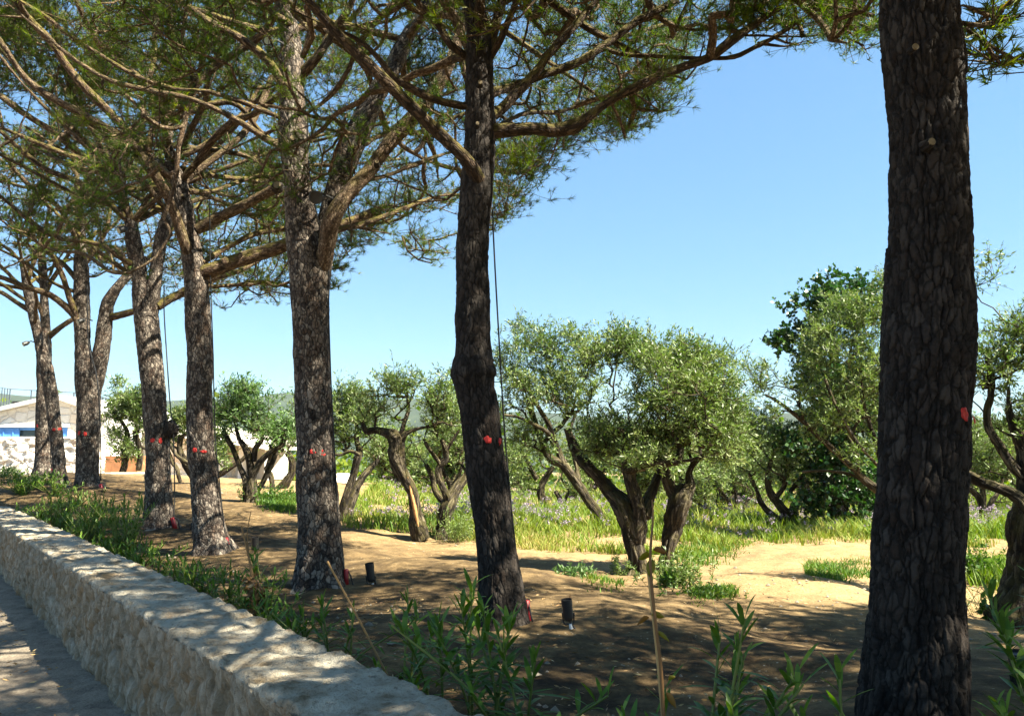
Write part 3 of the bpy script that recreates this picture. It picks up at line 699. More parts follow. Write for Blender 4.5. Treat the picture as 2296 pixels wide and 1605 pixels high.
# nearest trunk at the right
T1, S1 = pine('thickest dark pine trunk in the right foreground with a red paint spot', [(2040, 1632, 112), (2046, 1530, 106), (2052, 1440, 102), (2056, 1330, 97), (2058, 1210, 96), (2066, 1080, 95), (2072, 940, 96), (2079, 820, 95), (2084, 700, 95), (2084, 600, 92),
      (2083, 480, 90), (2083, 330, 91), (2072, 200, 91), (2063, 90, 90), (2056, -20, 87), (2045, -200, 82), (2035, -420, 76), (2030, -700, 70), (2040, -1000, 55), (2060, -1300, 35)], 3.4,
      [[(2140, 20, 7, 0), (2160, 15, 6.5, .1), (2200, 27, 6, .3), (2260, 8, 5, .6), (2330, -20, 3, .9)], [(2140, 50, 5, 0), (2180, 75, 4, .1), (2240, 115, 3, .2), (2296, 140, 2.5, .4), (2400, 160, 2, .5)]],
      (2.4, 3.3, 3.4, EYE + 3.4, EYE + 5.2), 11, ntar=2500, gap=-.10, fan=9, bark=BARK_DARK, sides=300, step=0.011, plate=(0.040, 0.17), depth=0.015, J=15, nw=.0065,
      extra=[(2200, 50, .3, 22, 3), (2270, 60, .5, 25, 5), (2180, 120, .25, 12, 2), (2240, 135, .35, 22, 4), (2290, 130, .4, 22, 4)])
redmarks(T1, S1, 3.4, [(2115, 932, 14, 16), (2148, 942, 5, 12)], off=.011)
knot(T1, 2084, 322, 3.22, 0.018, 0.015)
knot(T1, 2050, 108, 3.22, 0.016, 0.008)

T2, S2 = pine('leaning dark pine trunk right of centre with a bulge and a thin cable', [(1127, 1404, 62), (1127, 1370, 54), (1121, 1300, 50), (1109, 1200, 47), (1098, 1100, 48), (1084, 1000, 47), (1074, 920, 44), (1064, 860, 45), (1062, 838, 51), (1061, 812, 46), (1061, 785, 40), (1061, 700, 39),
      (1060, 600, 40), (1063, 500, 39), (1070, 400, 41), (1077, 300, 38), (1076, 200, 34), (1074, 100, 32), (1062, 0, 27), (1052, -120, 23), (1040, -260, 18)], 5.6,
      [[(1086, 432, 12, .03), (1075, 405, 18, -.08), (1040, 352, 17, -.2), (985, 300, 16, -.3), (905, 222, 15.5, -.45), (833, 150, 14, -.6), (757, 75, 13.5, -.7), (690, 0, 12.5, -.8), (640, -60, 10, -.9)],
       [(1062, 242, 11, 0), (1010, 232, 10, -.1), (960, 218, 9.5, -.15), (890, 178, 9, -.25), (845, 128, 8.5, -.3), (800, 88, 8, -.35), (740, 62, 7, -.45), (650, 20, 5, -.5)],
       [(1068, 150, 12, 0), (1045, 128, 12, 0), (1010, 100, 12, -.1), (985, 60, 11, -.1), (940, 10, 10, -.2), (900, -40, 8, -.2)],
       [(1100, 297, 21, 0), (1150, 292, 19, 0), (1200, 290, 17, 0), (1245, 293, 18, .1), (1290, 283, 20, .1), (1318, 262, 15, .1), (1360, 232, 13, .15), (1435, 190, 12.5, .2), (1513, 157, 12, .3), (1591, 129, 11.5, .4), (1622, 106, 11, .4), (1669, 70, 10, .5), (1728, 31, 9, .6), (1800, -10, 7, .6)],
       [(1088, 273, 14, 0), (1136, 233, 13, .1), (1191, 172, 13, .2), (1254, 98, 12, .3), (1312, 31, 10, .4), (1350, -20, 8, .4)],
       [(1094, 212, 13, .05), (1148, 196, 12, .3), (1214, 172, 12, .4), (1292, 144, 11, .5), (1351, 106, 10, .6), (1433, 47, 9, .7), (1520, 0, 7, .8)],
       [(1078, 190, 13, .02), (1098, 120, 14, .02), (1112, 60, 14, .05), (1126, 0, 13, .05), (1138, -60, 11, .1)],
       [(1094, 135, 10, 0), (1128, 78, 10, -.1), (1152, 20, 9, -.1), (1165, -30, 8, -.1)],
       [(1351, 106, 6, .6), (1395, 122, 5.5, .6), (1435, 124, 5.5, .55), (1513, 129, 5.5, .5), (1591, 131, 6, .45), (1646, 128, 6.5, .45), (1708, 98, 6.5, .5), (1767, 65, 6.5, .5), (1850, 8, 5, .5), (1900, -30, 4, .5)],
       [(1660, 80, 5, .5), (1700, 80, 5.5, .5), (1748, 83, 5.5, .5), (1826, 79, 6, .6), (1877, 59, 5, .6), (1912, 35, 4.5, .6), (1950, 5, 4, .6)],
       [(1700, 97, 3, .5), (1760, 104, 2.8, .6), (1810, 92, 2.4, .7), (1870, 76, 2, .8), (1920, 78, 1.5, .8)],
       [(1185, 172, 7, .2), (1280, 140, 6, 1.2), (1380, 92, 5.5, 1.6), (1470, 60, 5, 2), (1560, 40, 4, 2.2)],
       [(1090, 300, 8, .2), (1180, 255, 7, .9), (1260, 250, 6, 1.4), (1350, 220, 5, 1.8)]],
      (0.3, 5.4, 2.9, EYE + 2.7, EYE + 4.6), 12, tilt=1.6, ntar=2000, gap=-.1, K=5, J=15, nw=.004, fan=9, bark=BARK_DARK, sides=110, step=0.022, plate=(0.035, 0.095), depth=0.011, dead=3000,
      extra=[(1600, 50, .6, 45, 16), (1700, 45, .7, 60, 20), (1830, 60, .7, 55, 20), (1920, 40, .8, 35, 12), (1430, 230, .5, 28, 14), (1480, 170, .5, 25, 12), (1400, 280, .5, 20, 8)])
redmarks(T2, S2, 5.6, [(1096, 986, 10, 10), (1123, 990, 5, 9)])
knot(T2, 1076, 188, 5.42, 0.018, .02); knot(T2, 1070, 280, 5.40, 0.014, .02)

T3, S3 = pine('forked pine with two red spots standing between the spotlight and the wall', [[(716, 1324, 62), (716, 1290, 54), (716, 1240, 50), (713, 1150, 46), (708, 1000, 43), (702, 900, 43), (699, 800, 42), (696, 700, 42), (692, 610, 44), (680, 540, 40), (673, 470, 36), (662, 380, 31), (657, 300, 35), (655, 200, 30), (652, 100, 27), (636, 0, 25), (625, -120, 20), (615, -260, 15)],
      [(706, 640, 34, .0), (718, 570, 30, .05), (734, 510, 25, .1), (752, 430, 27, .2), (785, 340, 30, .3), (815, 270, 30, .35), (848, 205, 24, .4), (880, 150, 23, .5), (910, 90, 19, .5), (945, 30, 16, .6), (965, -60, 13, .7), (980, -180, 9, .7)]], 7.6,
      [[(712, 632, 16, .03), (726, 580, 20, -.08), (745, 500, 21, -.2), (775, 440, 20, -.2), (825, 385, 19, -.1), (880, 310, 18, 0), (955, 225, 18, .1), (1000, 160, 16, .2), (1030, 80, 13, .3), (1050, 0, 11, .3)],
       [(650, 225, 13, 0), (641, 210, 13, -.1), (602, 140, 12, -.2), (547, 90, 11.5, -.3), (481, 55, 11, -.4), (430, 20, 9, -.5), (370, -20, 7, -.6)],
       [(640, 270, 8, 0), (614, 258, 8, -.1), (548, 231, 7.5, -.2), (469, 207, 7, -.3), (391, 198, 7, -.4), (313, 174, 6.5, -.5), (235, 130, 6, -.6), (156, 80, 6, -.7), (98, 35, 5, -.8), (40, 0, 4, -.9)],
       [(630, 330, 9, 0), (598, 313, 8, -.2), (528, 268, 8, -.3), (430, 223, 8, -.4), (332, 202, 7.5, -.5), (242, 178, 7, -.6), (156, 125, 6, -.7), (78, 59, 6, -.8), (16, 8, 5, -.9), (-50, -40, 4, -1)],
       [(673, 168, 13, 0), (716, 121, 12, -.1), (743, 76, 12, -.1), (778, 28, 11, -.2), (800, -30, 9, -.3)],
       [(660, 60, 10, 0), (600, 20, 9, -.4), (560, -30, 7, -.6)],
       [(760, 420, 8, .2), (840, 400, 7, .8), (930, 370, 6, 1.2), (1010, 340, 5, 1.5), (1100, 320, 4, 1.8)],
       [(740, 520, 8, .2), (820, 500, 7, .7), (900, 470, 6, 1.0), (985, 440, 5, 1.4), (1060, 440, 4, 1.6)],
       [(790, 340, 9, .2), (860, 300, 8, .7), (940, 295, 7, 1.1), (1030, 260, 6, 1.5), (1150, 230, 4, 1.9)],
       [(800, 510, 3, .7), (850, 520, 2.2, .9), (900, 530, 1.6, 1), (960, 540, 1.2, 1.1)]],
      (-1.3, 8.2, 3.5, EYE + 2.8, EYE + 5.6), 13, tilt=2.2, ntar=2000, K=5, J=14, nw=.0045, fan=13, sides=96, step=0.025, plate=(0.028, 0.06), depth=0.009, dead=4200,
      extra=[(960, 555, 1.1, 28, 16), (930, 525, 1.0, 20, 6), (1145, 430, 1.5, 28, 30), (1185, 385, 1.6, 28, 34), (1210, 330, 1.6, 32, 34), (1140, 350, 1.6, 30, 26), (1120, 480, 1.5, 16, 14), (1280, 300, 1.6, 40, 34), (1350, 285, 1.5, 38, 34), (1400, 245, 1.4, 34, 34), (1450, 210, 1.4, 34, 34), (1490, 150, 1.4, 30, 30), (1500, 80, 1.4, 28, 24), (1380, 180, 1.4, 45, 34), (1300, 230, 1.4, 45, 30)])
redmarks(T3, S3, 7.6, [(712, 1013, 8, 8), (733, 1015, 7, 8)])
knot(T3, 658, 315, 7.32, 0.028, .05); knot(T3, 845, 368, 7.3, 0.02, .05)

T4, S4 = pine('slender pine with a bright patch of bark near its foot and a red spot pair', [(478, 1249, 52), (476, 1225, 43), (472, 1200, 36), (460, 1100, 32), (450, 1000, 31), (448, 900, 30), (449, 800, 29), (443, 700, 29), (437, 620, 28), (426, 540, 23), (414, 470, 20), (402, 410, 19), (386, 372, 16), (380, 330, 12), (378, 270, 9)], 10.0,
      [[(432, 590, 14, 0), (420, 560, 14, -.1), (391, 480, 12.5, -.3), (352, 400, 12, -.5), (324, 362, 11.5, -.6), (313, 336, 11, -.6), (254, 297, 11, -.8), (188, 258, 10, -1), (117, 220, 9, -1.2), (55, 172, 8, -1.3), (0, 90, 7, -1.5), (-60, 20, 5, -1.6)],
       [(385, 385, 11, 0), (352, 391, 11, -.1), (324, 336, 11, -.2), (274, 281, 11, -.3), (203, 211, 10.5, -.5), (156, 156, 10, -.6), (117, 98, 9, -.7), (70, 47, 8, -.8), (20, -10, 6, -.9)],
       [(335, 340, 8, -.6), (333, 322, 8, -.6), (348, 272, 7.5, -.5), (344, 219, 7.5, -.4), (336, 176, 7, -.4), (344, 117, 7, -.3), (352, 39, 6.5, -.2), (360, -40, 5, -.1)],
       [(408, 412, 10, 0), (425, 395, 10, .1), (469, 364, 9.5, .2), (520, 324, 9, .3), (555, 287, 9, .4), (586, 235, 8, .5), (610, 170, 6, .6)],
       [(392, 358, 8, 0), (450, 332, 8, .1), (500, 297, 8, .2), (547, 254, 7, .3), (585, 190, 5, .4)],
       [(455, 612, 19, 0), (490, 600, 18, 0), (560, 576, 18, .1), (640, 550, 17, .2), (720, 518, 14, .4), (800, 490, 10, .7), (865, 460, 7, 1)],
       [(440, 515, 13, 0), (475, 495, 13, 0), (540, 465, 12.5, -.1), (600, 432, 12, -.2), (626, 420, 12, -.3)],
       [(455, 590, 8, 0), (500, 560, 8, .3), (570, 525, 7, .6), (650, 510, 6, .9), (740, 480, 5, 1.2)],
       [(420, 430, 7, 0), (480, 428, 6, .4), (560, 400, 6, .8), (650, 385, 5, 1.2)],
       [(380, 345, 9, 0), (372, 300, 8, .1), (390, 240, 8, .2), (398, 160, 7, .3), (385, 80, 6, .4)],
       [(452, 640, 6, .2), (520, 640, 5, .8), (590, 630, 4, 1.2), (650, 645, 3, 1.6)]],
      (-4.0, 10.1, 3.8, EYE + 3.0, EYE + 6.4), 14, extra=[(840, 500, 1.0, 26, 22), (790, 540, 1.2, 24, 18), (750, 600, 1.6, 14, 16), (745, 640, 1.6, 10, 8), (870, 470, 1.0, 22, 18), (930, 455, 1.2, 28, 18), (1000, 450, 1.4, 28, 14), (620, 640, 1.2, 30, 14), (560, 640, 1.1, 26, 10), (690, 560, 1.0, 40, 20)], tilt=2.4, ntar=2300, K=5, J=13, nw=.0055, fan=12, sides=84, step=0.03, plate=(0.026, 0.052), depth=0.009, dead=4200)
redmarks(T4, S4, 10.0, [(448, 1009, 6, 7), (467, 1012, 7, 4)])
knot(T4, 410, 440, 9.85, .02, .03)
knot(T4, 622, 418, 9.6, .05, .04)

T5, S5 = pine('pine with a round burl on the side of its trunk and a white cement foot', [[(356, 1190, 42), (356, 1170, 33), (355, 1100, 28), (352, 1000, 27), (345, 900, 26), (338, 800, 26), (332, 740, 27), (324, 690, 25), (314, 620, 18), (303, 560, 17), (292, 500, 15), (280, 465, 13), (272, 430, 10)],
      [(334, 720, 21, 0), (344, 650, 18, 0), (352, 590, 15, .05), (362, 530, 14, .1), (378, 480, 13, .2), (395, 430, 10, .3)]], 11.8,
      [[(297, 500, 10, 0), (274, 450, 10, -.1), (250, 391, 9.5, -.3), (215, 368, 9, -.4), (156, 326, 8, -.6), (106, 287, 8, -.7), (59, 256, 7.5, -.9), (0, 215, 7, -1), (-70, 160, 5, -1.2)],
       [(252, 395, 7, -.3), (231, 344, 6.5, -.3), (211, 297, 6.5, -.4), (188, 266, 6, -.4), (150, 200, 5, -.5)],
       [(280, 472, 5, 0), (225, 455, 5, -.2), (176, 438, 5, -.3), (98, 397, 4.5, -.5), (30, 362, 4, -.7), (-30, 330, 3, -.8)],
       [(298, 500, 7, 0), (320, 462, 7, .1), (332, 442, 7, .1), (375, 415, 6, .2), (420, 360, 5, .4)],
       [(310, 600, 8, 0), (274, 580, 7, -.2), (219, 547, 6.5, -.5), (137, 536, 6, -.8), (78, 504, 6, -1), (0, 440, 5, -1.2), (-60, 400, 4, -1.4)],
       [(352, 690, 11, 0), (400, 660, 9, .2), (470, 625, 8, .5), (540, 605, 6, .8), (620, 560, 5, 1.2)],
       [(310, 610, 6, .2), (250, 610, 5, .6), (190, 570, 5, .9), (120, 560, 4, 1.2), (40, 520, 3, 1.5)],
       [(262, 410, 6, -.2), (300, 350, 6, 0), (320, 280, 5, .2), (315, 200, 4, .3)]],
      (-5.8, 12.0, 4.0, EYE + 3.5, EYE + 7.4), 15, tilt=2.2, ntar=2000, K=5, J=12, nw=.0065, fan=11, sides=72, step=0.035, plate=(0.026, 0.05), depth=0.009, dead=4200)
redmarks(T5, S5, 11.8, [(353, 987, 6, 6), (369, 988, 4, 7)])
A = Acc(); c = at(383, 962, 11.75)
th = np.linspace(0, math.pi, 18); ph = np.arange(24) / 24 * 2 * math.pi; V = []
for a in th:
    for b in ph:
        d = np.array([math.sin(a) * math.cos(b), math.sin(a) * math.sin(b), math.cos(a)]); V.append(d)
V = np.array(V); rr = 0.115 * (1 + 0.25 * fbm(V * 2.5, 3, 4)) - .02 * (1 - sstep(0, .3, np.subtract(*worley(V * 3, 2)[1::-1])))
A.add(c + V * rr[:, None] * [1, 1, 1.15], ringfaces(18, 24), 0, .5, V * .12, 0.6); A.build('burl', BARK_DARK, T5, smooth=True)

T6, S6 = pine('two-stemmed pine forking low in front of the stone house', [[(198, 1104, 34), (197, 1085, 27), (196, 1000, 25), (199, 900, 25), (197, 850, 27), (186, 780, 18), (184, 700, 18), (182, 620, 16), (180, 560, 14), (178, 500, 12), (176, 440, 9)],
      [(205, 880, 20, 0), (218, 830, 19, 0), (230, 770, 18, 0), (236, 720, 17, 0), (242, 680, 14, 0), (262, 645, 12, 0), (290, 615, 11, .1), (330, 580, 8, .3)]], 15.3,
      [[(190, 760, 10, 0), (172, 715, 9.5, -.1), (150, 690, 9, -.2), (110, 660, 8, -.4), (60, 645, 7, -.6), (0, 620, 6, -.8), (-50, 600, 4, -.9)],
       [(185, 740, 9, 0), (160, 680, 8, -.2), (140, 620, 7, -.3), (115, 570, 6, -.4), (80, 510, 5, -.5)],
       [(242, 712, 9, 0), (275, 705, 9, 0), (330, 690, 8, .1), (395, 668, 6, .3), (450, 640, 4, .5)],
       [(182, 640, 7, 0), (140, 590, 6, .2), (90, 560, 5, .4), (30, 545, 4, .6)],
       [(182, 600, 7, 0), (215, 560, 6, .2), (240, 510, 5, .4), (250, 450, 4, .6)],
       [(184, 660, 6, 0), (120, 635, 5, -.2), (60, 590, 4, -.4), (0, 560, 3, -.6)]],
      (-8.1, 15.6, 4.4, EYE + 4.2, EYE + 8.2), 16, tilt=1.5, ntar=1700, K=5, J=12, nw=.008, fan=9, sides=56, step=0.045, plate=(0.028, 0.055), depth=0.010, dead=3200)
redmarks(T6, S6, 15.3, [(189, 971, 4, 6), (203, 973, 4, 6)])

T7, S7 = pine('farthest upright pine at the far left beside the stone house', [(99, 1068, 26), (99, 1050, 21), (99, 950, 18), (100, 850, 17), (99, 790, 15), (101, 720, 11), (99, 660, 10), (96, 610, 9), (92, 560, 7)], 18.1,
      [[(103, 760, 8, 0), (125, 742, 7, 0), (155, 720, 6.5, .1), (190, 700, 5, .2)], [(98, 680, 6, 0), (110, 640, 6, .1), (135, 600, 5, .2), (160, 560, 4, .3)],
       [(98, 640, 5, 0), (60, 600, 5, .1), (20, 560, 4, .2), (-30, 530, 3, .3)]],
      (-10.2, 18.6, 4.2, EYE + 4.2, EYE + 7.6), 17, ntar=900, K=5, J=11, nw=.009, fan=5, sides=48, step=0.06, plate=(0.03, 0.06), depth=0.010, dead=2400)
redmarks(T7, S7, 18.1, [(92, 955, 4, 4)])
T8, S8 = pine('leaning pine crossing in front of the farthest upright one', [(136, 1092, 20), (134, 1070, 15), (130, 1010, 14), (123, 950, 14), (115, 890, 14), (105, 830, 14), (93, 780, 13), (80, 730, 11), (68, 680, 11), (60, 640, 9), (50, 590, 7)], 17.0,
      [[(72, 700, 7, 0), (40, 680, 6, 0), (0, 655, 5, 0), (-50, 640, 4, 0)], [(62, 650, 6, 0), (35, 630, 5, 0), (10, 605, 5, 0), (-40, 560, 4, 0)],
       [(60, 640, 6, 0), (75, 590, 5, .1), (95, 540, 5, .2), (110, 470, 4, .3)]],
      (-10.6, 16.6, 3.6, EYE + 4.0, EYE + 6.6), 18, ntar=650, K=5, J=11, nw=.009, fan=4, sides=48, step=0.06, plate=(0.03, 0.06), depth=0.010, dead=1200)
redmarks(T8, S8, 17.0, [(128, 963, 4, 4), (139, 962, 4, 4)])

# pines of the same planting that stand beyond the frame and shade the foreground
def stand(x, y, hgt, r): 
    z = g1(x, y); return np.array([[x, y, z - .2, r * 1.2], [x, y, z + .3, r], [x + .05, y + .1, z + hgt * .5, r * .85], [x, y, z + hgt, r * .6]])
pine('tall pine next in the row to the right beyond the thickest trunk', [stand(4.2, 0.4, 3.6, .2)], 3, [], (4.5, 1.1, 3.8, EYE + 2.7, EYE + 4.4), 21, ntar=2900, gap=-.16, nw=.014, fan=8, sides=40, step=.06, dead=300, J=13)
pine('tall pine standing apart at the far right of the grove', [stand(8.8, 4.4, 3.6, .2)], 3, [], (8.6, 4.3, 3.7, EYE + 2.8, EYE + 4.2), 22, ntar=2900, gap=-.32, nw=.015, fan=8, sides=40, step=.06, dead=300, J=13)
pine('tall pine second in the row beyond the thickest trunk', [stand(6.4, -2.4, 3.6, .2)], 3, [], (6.6, -2.0, 3.2, EYE + 2.8, EYE + 4.6), 23, ntar=1500, gap=-.2, nw=.012, fan=8, sides=40, step=.06, dead=200, J=12)

# ------------------------------------------------------------------ olives
def olive(label, Y, stems, blobs, seed, dens=1.0, leaf=(0.055, 0.013), lm=None, cat='olive tree', name='olive_tree', group='old olive trees in the grove', per=34, gnarl=1.0, twig=0.0035, sides=40, extra_leaf=None, hollow=True):
    rng = np.random.default_rng(seed); lm = lm or OLIVELEAF
    st = [trace(s, Y) for s in stems]; b = st[0][0]; gzv = g1(b[0], b[1]); root = empty(name, (b[0], b[1], gzv), label, cat, group)
    S = Skel(); A = Acc()
    for k, s in enumerate(st):
        s = s.copy()
        if len(s) < 3: s = np.vstack([s[0], (s[0] + s[1]) / 2, s[1:]])
        s[:, 3] *= .88; C = catmull(s, 0.035 if Y < 14 else 0.07); wob = 0.25 * gnarl
        for ax in range(3): C[:, ax] += vnoise(np.stack([np.arange(len(C)) * .035 * 3 + seed, C[:, 0] * 0 + ax * 9, C[:, 0] * 0 + k], 1), seed) * C[:, 3] * wob
        def gn(bk, rad, k=k):
            w = fbm(bk * 5, seed + k, 3)
            f1, f2, c = worley(bk / np.array([.07, .07, .35]) + w[:, None], seed + k); e = sstep(0, .4, f2 - f1)
            l = fbm(bk / np.array([.16, .16, .45]), seed + 9 + k, 4)
            return rad * (l * 0.55 * gnarl - 0.16 * (1 - e) + .06 * fbm(bk * 30, 4, 2)), 0.2 + 0.8 * e
        n = sides if C[0, 3] > .06 else max(10, sides // 2)
        tube(A, C[:, :3], C[:, 3], n, dispf=gn, seed=seed + k)
        D = C[::5]; S.add_path(D[:, :3], D[:, 3])
    A.build('trunk', OLIVEBARK, root, smooth=True)
    T = []
    for q in blobs:
        x, y, rx, ry = q[:4]; dY = q[4] if len(q) > 4 else 0.0; kden = q[5] if len(q) > 5 else 1.0
        c = at(x, y, Y + dY); rX, rZ = rx * (Y + dY) / F, ry * (Y + dY) / F; rY = (rX + rZ) / 2
        vol = 4.19 * rX * rZ * rY; n = int(min(1500, max(10, 215 * dens * kden * vol ** 0.8)))
        d = unit(rng.normal(0, 1, (n, 3))); rad = rng.uniform(0.1, 1, n) ** 0.5 * (1.04 + .30 * fbm(d * 2.8 + seed, int(x), 3) * 2); out = rng.uniform(0, 1, n) < .10; rad = np.where(out, rng.uniform(1.0, 1.5, n), rad)
        P = c + d * rad[:, None] * [rX, rY, rZ]; T.append(P)
    T = np.vstack(T); T = T[(fbm(T * 2.8, seed + 5, 3) + rng.uniform(-.14, .14, len(T))) > -0.06]
    T[:, 2] = np.maximum(T[:, 2], gzv + 0.1)
    res, ends, NP, ND, NC = grow(S, T, rng, up=.35, seg=.16 if Y < 14 else .3, jit=.03, r0=twig * 1.3, power=.45)
    A = Acc()
    for i, (C, rr, c) in enumerate(res): tube(A, C, rr, 6 if c > 8 else 4, cap=False, seed=i % 89)
    # sprigs with leaves
    n = len(T); K = 4; dirs = unit(np.repeat(ends, K, 0) * .6 + rng.normal(0, .8, (n * K, 3)) + [0, 0, .3]); L = rng.uniform(.10, .26, (n * K, 1)) * (1 if Y < 14 else 1.4)
    s0 = np.repeat(T, K, 0); s1 = s0 + dirs * L; sticks(A, s0, s1, twig * .6, twig * .35)
    A.build('branches', OLIVEBARK, root, smooth=True)
    m = max(2, per // K); t = rng.uniform(.1, 1.05, (n * K, m, 1)); P = (s0[:, None] * (1 - t) + s1[:, None] * t + rng.normal(0, .008, (n * K, m, 3))).reshape(-1, 3)
    Dl = (dirs[:, None] * .7 + rng.normal(0, .75, (n * K, m, 3)) + [0, 0, .15]).reshape(-1, 3)
    ct = np.repeat(rng.normal(0, .10, n), K * m)
    A = Acc(); leaves(A, P, Dl, leaf[0], leaf[1], rng, 0, np.clip(0.48 + .35 * fbm(P * 1.5, seed + 3, 3) + ct, 0, 1), .16)
    A.build('crown', lm, root)
    return root

# central olive
O7 = olive('large central olive with a thick split trunk standing alone on the bare soil', 9.3,
      [[(1432, 1318, 40), (1426, 1270, 26), (1420, 1200, 26), (1405, 1150, 27), (1372, 1105, 20, .1), (1345, 1075, 17, .1), (1320, 1045, 16, .1), (1298, 1015, 13, .2), (1270, 960, 9, .2)],
       [(1424, 1215, 22), (1428, 1140, 19, -.1), (1415, 1080, 18, -.1), (1402, 1020, 14, -.1), (1390, 960, 9, -.2)],
       [(1440, 1160, 18, .1), (1462, 1105, 15, .2), (1480, 1060, 11, .3), (1500, 1000, 8, .4)],
       [(1478, 1318, 28, .1), (1486, 1270, 20, .1), (1500, 1210, 24, .1), (1520, 1150, 27, .1), (1532, 1115, 27, .1), (1548, 1090, 18, .1), (1545, 1062, 10, .1), (1560, 1035, 8.5, .1), (1590, 1020, 8, .2), (1620, 1025, 6, .3)],
       [(1530, 1130, 20, .1), (1500, 1088, 16, .1), (1490, 1050, 12, .1), (1495, 1000, 8, 0), (1500, 950, 7, 0)],
       [(1440, 1300, 24, -.1), (1470, 1320, 16, -.35), (1500, 1338, 10, -.5)], [(1430, 1300, 22, -.1), (1405, 1322, 14, -.3), (1385, 1332, 7, -.4)]],
      [(1450, 830, 110, 75), (1380, 930, 90, 70), (1500, 930, 110, 85), (1570, 850, 80, 60), (1400, 780, 55, 35), (1395, 770, 25, 25, 0, 1.4), (1590, 960, 65, 65, .1), (1470, 1010, 90, 45, -.3), (1430, 1040, 50, 30, -.4), (1350, 990, 50, 45, -.1), (1540, 800, 60, 30), (1310, 980, 40, 40), (1500, 850, 90, 70, -.6), (1630, 990, 45, 45, .4), (1600, 1020, 35, 25, .2), (1330, 880, 55, 60), (1325, 940, 45, 45), (1350, 810, 45, 40), (1640, 900, 45, 40, .2)],
      101, dens=2.7, leaf=(.060, .015), per=40, sides=56)
O8 = olive('airy olive leaning left with its foot in the flowering grass', 13.5,
      [[(1362, 1188, 14), (1340, 1150, 14), (1300, 1090, 13), (1262, 1045, 12), (1235, 1025, 11), (1215, 990, 9, .1), (1200, 950, 8, .2), (1185, 900, 6, .2)],
       [(1262, 1045, 12), (1250, 1005, 8), (1235, 960, 7, -.2), (1215, 925, 6, -.2), (1190, 880, 4, -.2)], [(1300, 1092, 9), (1290, 1030, 8, .2), (1275, 985, 6, .4), (1290, 930, 5, .5)],
       [(1240, 1000, 6), (1225, 968, 6, -.3), (1170, 938, 4, -.3), (1130, 930, 3, -.4)]],
      [(1200, 840, 95, 70), (1260, 790, 70, 50), (1180, 770, 60, 40), (1150, 880, 50, 60), (1240, 745, 45, 25), (1162, 725, 16, 22), (1250, 880, 70, 50), (1150, 940, 45, 30), (1215, 990, 60, 35), (1300, 860, 60, 60), (1165, 975, 40, 30), (1330, 800, 30, 30), (1120, 830, 25, 60, 0, .7), (1300, 760, 25, 20, 0, .6)],
      102, dens=1.2, leaf=(.075, .018), per=34, sides=30)
O6 = olive('olive with a crooked blackened trunk split open to orange wood', 12.0,
      [[(940, 1216, 24), (932, 1180, 22), (930, 1150, 16), (922, 1100, 15), (905, 1060, 17), (893, 1020, 19), (885, 985, 18), (865, 970, 11), (840, 963, 9), (822, 966, 8), (812, 945, 5)],
       [(893, 1010, 14), (905, 980, 13), (918, 968, 8), (945, 958, 6), (975, 955, 5, .2)], [(898, 985, 8), (905, 955, 6), (915, 920, 5, .1), (912, 880, 4)]],
      [(900, 890, 75, 45), (850, 900, 45, 45), (960, 900, 55, 40), (930, 865, 50, 30), (870, 870, 25, 30), (1010, 900, 40, 50, .5), (1000, 950, 40, 40, .4), (1000, 870, 22, 22), (835, 930, 24, 16)],
      103, dens=1.7, leaf=(.068, .017), per=34)
def slit(A):
    C = np.array([at(938, 1180, 11.87), at(931, 1145, 11.89), at(922, 1105, 11.91), at(912, 1060, 11.95)]); V = catmull(np.column_stack([C, [.02, .036, .022, .008]]), .04); tube(A, V[:, :3], V[:, 3], 10, dispf=barkdisp(.02, .2, .008, 5, .01))
patch(O6, slit, 'split_heartwood', SPLITWOOD, True)
olive('pale olive with spreading forked limbs just left of the leaning pine', 12.3,
      [[(990, 1220, 26), (996, 1180, 20), (1003, 1140, 21), (1020, 1105, 16, .1), (1040, 1075, 13, .2), (1052, 1050, 11, .2), (1060, 1010, 9, .2)],
       [(1000, 1145, 14), (1005, 1118, 12), (990, 1085, 9), (985, 1050, 9), (1000, 1030, 9), (998, 1005, 7), (990, 985, 5)], [(995, 1125, 11, .2), (975, 1098, 8, .3), (968, 1065, 7, .4), (955, 1040, 6, .4)],
       [(988, 1045, 6), (972, 1020, 5.5), (958, 1000, 5), (950, 985, 4)], [(1000, 1010, 5), (1018, 985, 4), (1030, 965, 3)]],
      [(980, 970, 60, 35, .2), (1020, 940, 50, 40, .3), (1050, 990, 35, 40, .5), (940, 985, 40, 30, .6), (1090, 930, 30, 60, .8)],
      104, dens=1.0, leaf=(.07, .018), per=28)
olive('slim olive leaning right beside the trunk with two red spots', 13.5,
      [[(768, 1166, 14), (770, 1130, 11), (782, 1090, 10), (797, 1050, 10), (805, 1015, 9), (798, 985, 6), (800, 950, 4)],
       [(775, 1160, 13, .2), (790, 1110, 12, .3), (815, 1070, 10, .4), (835, 1045, 8, .5), (855, 1015, 6, .6)], [(805, 1020, 5, -.1), (785, 1012, 4.5, -.2), (765, 1020, 4, -.2), (745, 1018, 4, -.3)]],
      [(795, 910, 50, 45), (770, 950, 35, 45), (830, 950, 35, 35), (800, 880, 28, 25), (850, 990, 40, 30, .6), (760, 900, 25, 30), (830, 1010, 30, 20, .5), (775, 980, 28, 24)],
      105, dens=1.5, leaf=(.075, .019), per=30, sides=26)
